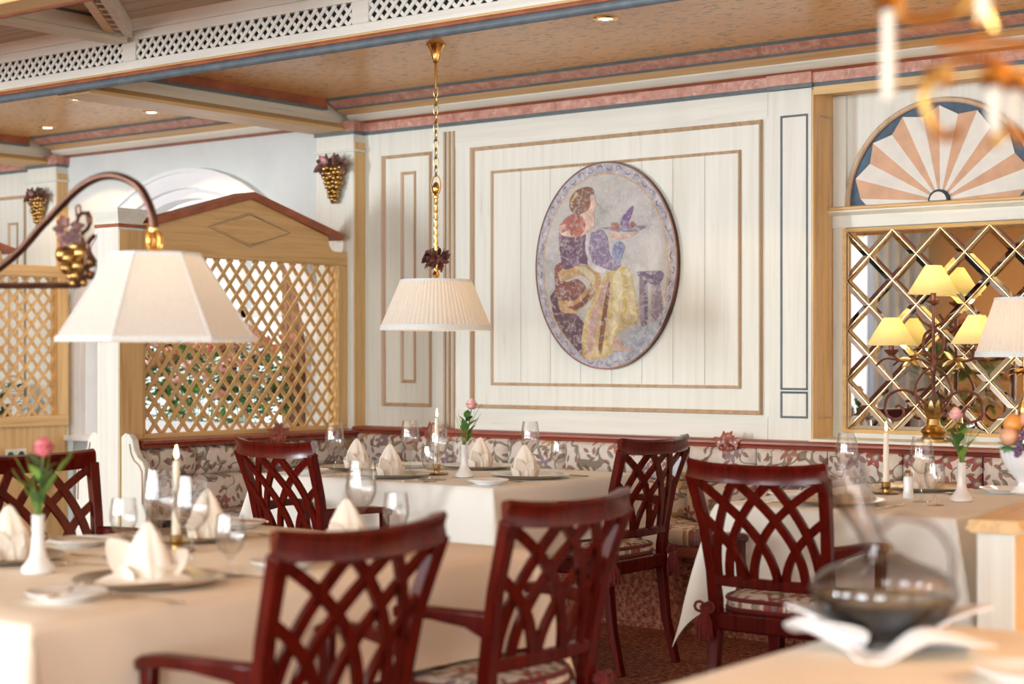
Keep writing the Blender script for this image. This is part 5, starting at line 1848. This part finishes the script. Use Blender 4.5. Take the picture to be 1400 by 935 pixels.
prof = [(0, 0.0), (0.03, 0.004), (0.075, 0.030), (0.110, 0.058), (0.128, 0.085), (0.122, 0.108), (0.095, 0.128), (0.055, 0.142), (0.030, 0.155)]
part('body', MB().lathe(prof, 40), M['decanter'], dc, angle=60)
part('wine', MB().lathe([(0, 0.003), (0.028, 0.007), (0.072, 0.032), (0.105, 0.056), (0.120, 0.076), (0, 0.076)], 40), M['wine'], dc, angle=30)
RR = Vector((CY, SY, 0))
nk = smooth([RR * -0.005 + Vector((0, 0, 0.150)), RR * -0.02 + Vector((0, 0, 0.18)), RR * -0.045 + Vector((0, 0, 0.235)), RR * -0.072 + Vector((0, 0, 0.30))], 6)
nn = len(nk)
part('spout', MB().sweep(nk, [[((0.030 - 0.012 * math.sin(PI * min(1, i / nn * 1.3)) + 0.012 * (i / nn) ** 2) * math.cos(2 * PI * k / 20), (0.030 - 0.012 * math.sin(PI * min(1, i / nn * 1.3)) + 0.012 * (i / nn) ** 2) * math.sin(2 * PI * k / 20)) for k in range(20)] for i in range(nn)], (0, 0, 1) if False else [Vector((0.3, 0.8, 0.1))] * nn, caps=False), M['decanter'], dc, angle=60)
part('handle', MB().tube(smooth([RR * -0.015 + Vector((0, 0, 0.19)), RR * 0.03 + Vector((0, 0, 0.215)), RR * 0.085 + Vector((0, 0, 0.20)), RR * 0.118 + Vector((0, 0, 0.155)), RR * 0.118 + Vector((0, 0, 0.10))], 6), 0.0075, 10), M['decanter'], dc, angle=60)
bread('blurred white side plate at the bottom right corner', at(1405, 925, z=0.76).x, at(1405, 925, z=0.76).y)

# ---- fruit urn on the low wall
p_ = at(1398, 674, z=0.85)
p_.x += 0.0
fu = thing('fruit_urn', 'white fluted urn piled with china fruit on the low divider', 'urn', (p_.x, p_.y, 0.851))
part('urn', MB().lathe([(0, 0), (0.034, 0), (0.036, 0.006), (0.030, 0.010), (0.014, 0.020), (0.013, 0.032), (0.024, 0.045), (0.048, 0.075), (0.060, 0.105), (0.063, 0.125), (0.058, 0.125), (0.05, 0.09), (0, 0.07)], 64, mod=lambda a, z, r: 1 + (0.035 * math.cos(a * 18) if z > 0.035 else 0)), M['china'], fu, angle=60)
M['orange'] = simple('glazed_orange_fruit', (0.80, 0.36, 0.08), 0.35, var=0.25, vs=20)
M['peachf'] = simple('glazed_peach_fruit', (0.80, 0.42, 0.25), 0.4, var=0.2, vs=20)
M['melon'] = simple('glazed_yellow_fruit', (0.72, 0.58, 0.22), 0.4, var=0.3, vs=30)
M['grapef'] = simple('glazed_purple_grape', (0.13, 0.06, 0.16), 0.25, var=0.2, vs=20)
M['leafc'] = simple('glazed_green_leaf', (0.18, 0.42, 0.20), 0.35, var=0.4, vs=40)
def fl_(x, y, z):
    return Vector((CY, SY, 0)) * x + Vector((-SY, CY, 0)) * y + Vector((0, 0, z))
for nm, mt, q, r, s_ in (('peach', 'peachf', fl_(-0.045, -0.02, 0.165), 0.028, (1, 1, .95)), ('orange', 'orange', fl_(-0.02, 0.02, 0.20), 0.030, (1, 1, 1)), ('melon', 'melon', fl_(0.03, -0.035, 0.175), 0.032, (1.3, 1, .9)),
                         ('orange', 'orange', fl_(0.045, 0.02, 0.18), 0.03, (1, 1, 1)), ('peach', 'peachf', fl_(0.02, 0.0, 0.215), 0.028, (1, 1, 1))):
    part(nm, MB().ball(q, r, 16, 10, s_), M[mt], fu, angle=80)
for k in range(15):
    q = fl_(-0.012 - 0.006 * math.sin(k * 2.1) - 0.003 * k + 0.02, -0.055 - 0.005 * math.cos(k), 0.205 - 0.0065 * k)
    q += fl_(0.009 * math.cos(k * 2.4), 0, 0)
    part('grape', MB().ball(q, 0.0085, 10, 6), M['grapef'], fu, angle=80)
for k in range(10):
    a = 2 * PI * k / 10
    vl = vine_leaf(MB(), Vector((0.045 * math.cos(a), 0.045 * math.sin(a), 0.135)), (math.cos(a), math.sin(a), -0.35 if k % 2 else 0.5), (0, 0, 1), 0.042)
    part('leaf', vl, M['leafc'], fu, angle=60)
# ================================================================== PAINTING
PX, PZ, RX, RZ = -4.763, 1.700, 0.427, 0.517
pt = thing('oval_painting', 'oval painting of a seated woman holding a dish of fruit', 'painting', (PX, WY - 0.005, PZ))
def oval(k=1.0, n=96):
    return [(RX * k * math.cos(2 * PI * i / n), RZ * k * math.sin(2 * PI * i / n)) for i in range(n)]


def fresco(name, col, col2=None, sc_=9.0):
    m, n, b = new_mat(name)
    v = n.coord()
    col2 = col2 or tuple(min(1, c * 1.5 + 0.06) for c in col)
    f = n.noise(v, sc_, 5, 0.72, 0.8)
    g = n.noise(v, 30, 3, 0.6, 1.5)
    c_ = n.ramp(f, [(0.32, tuple(q * 0.65 for q in col)), (0.5, col), (0.68, col2)])
    c_ = n.mix(n.ramp(g, [(0.50, (0.07, 0.07, 0.07)), (0.66, (0.6, 0.6, 0.6))]), c_, (0.60, 0.56, 0.54))
    n.link(c_, b.inputs['Base Color'])
    b.inputs['Roughness'].default_value = 0.7
    return m


part('board', MB().prism(oval(), -0.028, 0.0, fy), M['iron'], pt, angle=40)
part('gilt_edge', MB().sweep([(x, -0.028, z) for x, z in oval(0.995)], [(-0.004, -0.004), (0.004, -0.004), (0.004, 0.003), (-0.004, 0.003)], (0, -1, 0), closed=True), M['iron'], pt)
part('painted_border', MB().prism(oval(0.99), -0.0295, -0.028, fy), fresco('fresco_lilac_border', (0.36, 0.34, 0.40), (0.62, 0.60, 0.64), 22), pt)
scr = MB()
for i in range(44):
    a = 2 * PI * (i + 0.5) / 44
    cx, cz = RX * 0.935 * math.cos(a), RZ * 0.945 * math.sin(a)
    t_ = Vector((-RX * math.sin(a), 0, RZ * math.cos(a))).normalized()
    nrm = Vector((t_.z, 0, -t_.x))
    pts = [Vector((cx, -0.0298, cz)) + t_ * (0.016 * math.cos(q)) + nrm * (0.012 * math.sin(q)) * (1 if i % 2 else -1) for q in [PI * k / 6 for k in range(7)]]
    scr.sweep(pts, [(-0.003, -0.0003), (0.003, -0.0003), (0.003, 0.0003), (-0.003, 0.0003)], (0, -1, 0))
part('painted_scrolls', scr, fresco('fresco_dark_scroll', (0.11, 0.11, 0.16), (0.25, 0.24, 0.3), 20), pt)
part('gold_line', MB().sweep([(x, -0.0298, z) for x, z in oval(0.885)], [(-0.003, -0.0004), (0.003, -0.0004), (0.003, 0.0004), (-0.003, 0.0004)], (0, -1, 0), closed=True), fresco('fresco_gold', (0.55, 0.33, 0.10)), pt)
part('painted_ground', MB().prism(oval(0.875), -0.0302, -0.0295, fy), fresco('fresco_grey_ground', (0.45, 0.43, 0.42), (0.58, 0.55, 0.53), 5), pt)
FC = {'hair': (0.23, 0.09, 0.04), 'skin': (0.66, 0.44, 0.35), 'scarf': (0.42, 0.10, 0.06), 'bodice': (0.13, 0.05, 0.11), 'sleeve': (0.25, 0.18, 0.32), 'blue': (0.20, 0.22, 0.40),
      'dish': (0.28, 0.22, 0.32), 'plum': (0.19, 0.10, 0.28), 'fruit': (0.36, 0.13, 0.08), 'sash': (0.68, 0.64, 0.66), 'gold': (0.55, 0.32, 0.12), 'brown': (0.22, 0.055, 0.03),
      'dark': (0.11, 0.03, 0.06), 'skirt': (0.62, 0.46, 0.16), 'skirt2': (0.70, 0.60, 0.34), 'rose': (0.55, 0.34, 0.28), 'table': (0.15, 0.11, 0.20), 'leg': (0.28, 0.22, 0.28), 'ground': (0.42, 0.46, 0.54)}
FM = {k: fresco('fresco_' + k, tuple(q * 0.8 for q in c), None, 14) for k, c in FC.items()}
SH = [
    ('ground', 'painted_floor', [(375, 775), (450, 715), (530, 700), (500, 780), (430, 815), (390, 800)]),
    ('ground', 'painted_floor', [(310, 835), (420, 808), (450, 822), (400, 850), (330, 856)]),
    ('leg', 'painted_stool_leg', [(500, 545), (530, 540), (545, 640), (520, 690), (500, 695)]),
    ('leg', 'painted_stool_leg', [(450, 518), (478, 528), (478, 700), (455, 702)]),
    ('table', 'painted_stool_shadow', [(470, 528), (482, 528), (484, 690), (472, 700)]),
    ('table', 'painted_stool_top', [(442, 500), (535, 497), (548, 520), (525, 555), (495, 548), (470, 528), (448, 520)]),
    ('dark', 'painted_robe', [(95, 600), (130, 560), (140, 655), (195, 668), (235, 720), (250, 800), (235, 845), (190, 800), (150, 750), (110, 680)]),
    ('skirt', 'painted_skirt', [(320, 505), (400, 480), (430, 560), (448, 690), (410, 715), (360, 755), (340, 830), (260, 850), (222, 805), (232, 700), (265, 610), (290, 560)]),
    ('rose', 'painted_skirt_fold', [(300, 560), (335, 520), (300, 640), (280, 740), (262, 830), (240, 815), (250, 700)]),
    ('skirt2', 'painted_skirt_fold', [(345, 510), (375, 498), (385, 620), (360, 740), (335, 790), (345, 640)]),
    ('brown', 'painted_skirt_fold', [(322, 560), (335, 545), (318, 700), (300, 820), (288, 800), (305, 660)]),
    ('skirt2', 'painted_skirt_fold', [(395, 490), (410, 500), (438, 640), (440, 690), (415, 700), (412, 600)]),
    ('gold', 'painted_hem', [(225, 800), (262, 845), (300, 838), (280, 850), (245, 850), (222, 830)]),
    ('brown', 'painted_robe_fold', [(112, 480), (145, 465), (155, 540), (205, 530), (240, 575), (190, 625), (125, 610), (115, 560)]),
    ('gold', 'painted_drape', [(125, 505), (160, 483), (220, 473), (270, 480), (297, 520), (285, 572), (240, 630), (192, 665), (140, 660), (130, 618), (190, 617), (232, 580), (255, 545), (215, 515), (160, 535), (135, 535)]),
    ('skirt2', 'painted_drape_fold', [(195, 485), (235, 482), (275, 520), (268, 555), (240, 520)]),
    ('brown', 'painted_drape_fold', [(160, 640), (200, 632), (245, 590), (265, 565), (240, 625), (195, 655)]),
    ('bodice', 'painted_bodice', [(130, 345), (200, 362), (250, 345), (272, 400), (258, 470), (220, 470), (165, 492), (145, 480), (133, 410)]),
    ('sash', 'painted_sash', [(246, 452), (280, 462), (322, 492), (300, 508), (250, 480)]),
    ('skin', 'painted_shoulder', [(235, 258), (264, 260), (272, 310), (252, 342), (205, 362), (150, 358), (128, 332), (165, 290), (200, 266)]),
    ('scarf', 'painted_scarf', [(130, 318), (160, 285), (200, 268), (236, 296), (232, 335), (215, 358), (185, 362), (168, 340), (140, 345), (158, 312)]),
    ('skin', 'painted_forearm', [(326, 345), (345, 335), (385, 352), (440, 338), (452, 322), (446, 346), (400, 368), (350, 372)]),
    ('sleeve', 'painted_sleeve', [(262, 345), (300, 333), (325, 368), (330, 420), (350, 452), (378, 470), (350, 497), (300, 482), (262, 462), (245, 420)]),
    ('sash', 'painted_sleeve_band', [(240, 350), (258, 345), (250, 410), (265, 460), (250, 455), (236, 410)]),
    ('blue', 'painted_cuff', [(345, 398), (372, 380), (393, 400), (384, 430), (368, 470), (345, 440)]),
    ('dish', 'painted_dish', [(298, 326), (330, 322), (430, 318), (478, 318), (456, 334), (420, 342), (345, 338)]),
    ('plum', 'painted_aubergine', [(375, 316), (382, 285), (400, 262), (426, 238), (420, 275), (408, 300), (404, 318)]),
    ('fruit', 'painted_fruit', [(335, 322), (340, 308), (355, 304), (368, 312), (370, 326), (350, 332)]),
    ('fruit', 'painted_fruit', [(408, 320), (414, 304), (430, 302), (438, 316), (425, 326)]),
    ('skin', 'painted_face', [(252, 188), (270, 190), (275, 212), (284, 234), (275, 242), (274, 256), (262, 264), (246, 262), (238, 242)]),
    ('hair', 'painted_hair', [(172, 240), (176, 208), (198, 178), (238, 162), (264, 168), (270, 190), (256, 196), (258, 226), (250, 252), (232, 264), (205, 274), (182, 262)]),
    ('gold', 'painted_hair_band', [(178, 215), (200, 185), (206, 192), (186, 222), (184, 245), (178, 240)]),
    ('skin', 'painted_foot', [(350, 756), (376, 768), (388, 796), (424, 806), (400, 816), (345, 812)]),
]
for i, (mt, nm, poly) in enumerate(SH):
    pl = []
    P = [Vector((u, v, 0)) for u, v in poly]
    P = smooth(P + [P[0]], 3)[:-1]
    for q in P:
        w_ = at(720 + q.x / 2.921, 200 + q.y / 2.921, y=WY - 0.034)
        pl.append((w_.x - PX, w_.z - PZ))
    y_ = -0.0304 - 0.00012 * i
    part(nm, MB().prism(pl, y_ - 0.0001, -0.0301, fy), FM[mt], pt, angle=20)

# ================================================================== FLOWERS BEHIND THE LATTICE
fb = thing('flower_box', 'window box of peach and pink roses behind the lattice partition', 'flowers', (-7.45, 6.74, 0.735))
part('box', MB().prism([(-0.07, 0), (0.07, 0), (0.085, 0.13), (-0.085, 0.13)], -0.62, 0.62, lambda u, v, w_: (w_, u, v)), M['white'], fb, bevel=0.004)
rnd = random.Random(4)
M['leaf_m'] = simple('bright_mid_leaf', (0.10, 0.24, 0.05), 0.5, var=0.5, vs=18)
fo = MB()
for k in range(1100):
    x = rnd.uniform(-0.62, 0.62)
    hmax = 0.50 * (1 - 0.35 * abs(x + 0.1))
    z = 0.12 + rnd.random() ** 0.8 * hmax
    y = rnd.uniform(-0.1, 0.1)
    a, e = rnd.uniform(0, 6.28), rnd.uniform(-0.4, 0.9)
    fo.leaf((x, y, z), (math.cos(a), math.sin(a), e), (0, -0.4, 1), rnd.uniform(0.05, 0.085), rnd.uniform(0.014, 0.024), 0.15, 4)
for k in range(60):
    x = rnd.uniform(-0.5, 0.5)
    fo.tube([(x * 0.9, 0, 0.12), (x, rnd.uniform(-.06, .06), rnd.uniform(0.3, 0.55))], 0.003, 4)
part('foliage', fo, M['leaf_m'], fb, angle=60, kind='stuff')
def blossom():
    m_ = MB()
    for ring, (n_, R, op) in enumerate(((4, 0.006, 0.1), (5, 0.014, 0.4), (6, 0.02, 0.75))):
        for k in range(n_):
            a = 2 * PI * k / n_ + ring * 0.5
            m_.leaf((R * 0.4 * math.cos(a), R * 0.4 * math.sin(a), 0), (math.cos(a) * (0.3 + op), math.sin(a) * (0.3 + op), 1.1 - op), (-math.cos(a), -math.sin(a), 0.6), 0.034, 0.016, -0.25, 4)
    return m_
BLS = [blossom().mesh('blossom', M[c], 70) for c in ('peach', 'pinkpetal', 'whitepetal', 'petal_pale')]
for k in range(86):
    x = -0.62 + 1.24 * ((k * 0.618) % 1)
    hmax = 0.54 * (1 - 0.35 * abs(x + 0.1))
    o = part('blossom', BLS[rnd.choice((0, 0, 1, 1, 2, 3))], None, fb)
    o.location = (x, rnd.uniform(-0.17, 0.16), 0.18 + hmax * (rnd.random() ** 0.45))
    a = rnd.uniform(0, 6.28)
    o.rotation_euler = (rnd.uniform(-0.9, 0.9), rnd.uniform(-0.9, 0.9), a)
    s_ = rnd.uniform(1.2, 1.8)
    o.scale = (s_, s_, s_)
# small plant behind the far partition
fp = thing('potted_plant', 'leafy green plant behind the far left lattice partition', 'plant', (-9.35, 6.55, 0))
part('pot', MB().lathe([(0, 0), (0.13, 0), (0.16, 0.62), (0.17, 0.64), (0.15, 0.64), (0, 0.6)], 24), M['white'], fp)
fo = MB()
for k in range(120):
    a, e = rnd.uniform(0, 6.28), rnd.uniform(0.0, 1.2)
    r_ = rnd.uniform(0, 0.22)
    fo.leaf((r_ * math.cos(a), r_ * math.sin(a), rnd.uniform(0.62, 1.05)), (math.cos(a), math.sin(a), e), (0, 0, 1), 0.10, 0.03, 0.15, 4)
part('foliage', fo, M['leaf'], fp, angle=60, kind='stuff')

# ================================================================== PLANT STAND SEEN IN THE MIRROR
ps = thing('plant_stand', 'dark wooden plant stand seen only in the diamond mirror', 'stand', (-5.6, 0.9, 0))
part('top', MB().lathe([(0, 0.60), (0.2, 0.60), (0.21, 0.62), (0.2, 0.64), (0, 0.64)], 28), M['mahogany'], ps)
for k in range(3):
    a = 2 * PI * k / 3
    part('leg', MB().tube([(0.15 * math.cos(a), 0.15 * math.sin(a), 0.61), (0.2 * math.cos(a), 0.2 * math.sin(a), 0.0)], 0.018, 8), M['mahogany'], ps)
bq = thing('bouquet', 'green bush with orange and yellow blooms reflected in the diamond mirror', 'flowers', (-5.6, 0.9, 0.64))
part('pot', MB().lathe([(0, 0), (0.12, 0), (0.15, 0.16), (0.16, 0.17), (0.14, 0.17), (0, 0.15)], 24), M['gold'], bq)
fo = MB()
for k in range(700):
    d = Vector((rnd.gauss(0, 1), rnd.gauss(0, 1), rnd.gauss(0.3, 0.8))).normalized()
    r_ = 0.42 * rnd.random() ** 0.4
    p0 = Vector((0, 0, 0.42)) + Vector((d.x * r_, d.y * r_, d.z * r_ * 0.8))
    fo.leaf(p0, d + Vector((rnd.uniform(-.5, .5), rnd.uniform(-.5, .5), 0.3)), (0, 0, 1), rnd.uniform(0.07, 0.13), 0.022, 0.1, 3)
part('foliage', fo, M['leaf_l'], bq, angle=60, kind='stuff')
for k in range(16):
    d = Vector((rnd.gauss(0, 1), rnd.gauss(0, 1), rnd.gauss(1.0, 0.6))).normalized()
    o = part('bloom', BLS[0], None, bq)
    o.location = Vector((0, 0, 0.44)) + d * 0.40
    o.scale = (2.6, 2.6, 2.6)
    o.rotation_euler = (rnd.uniform(-0.8, 0.8), rnd.uniform(-0.8, 0.8), 0)
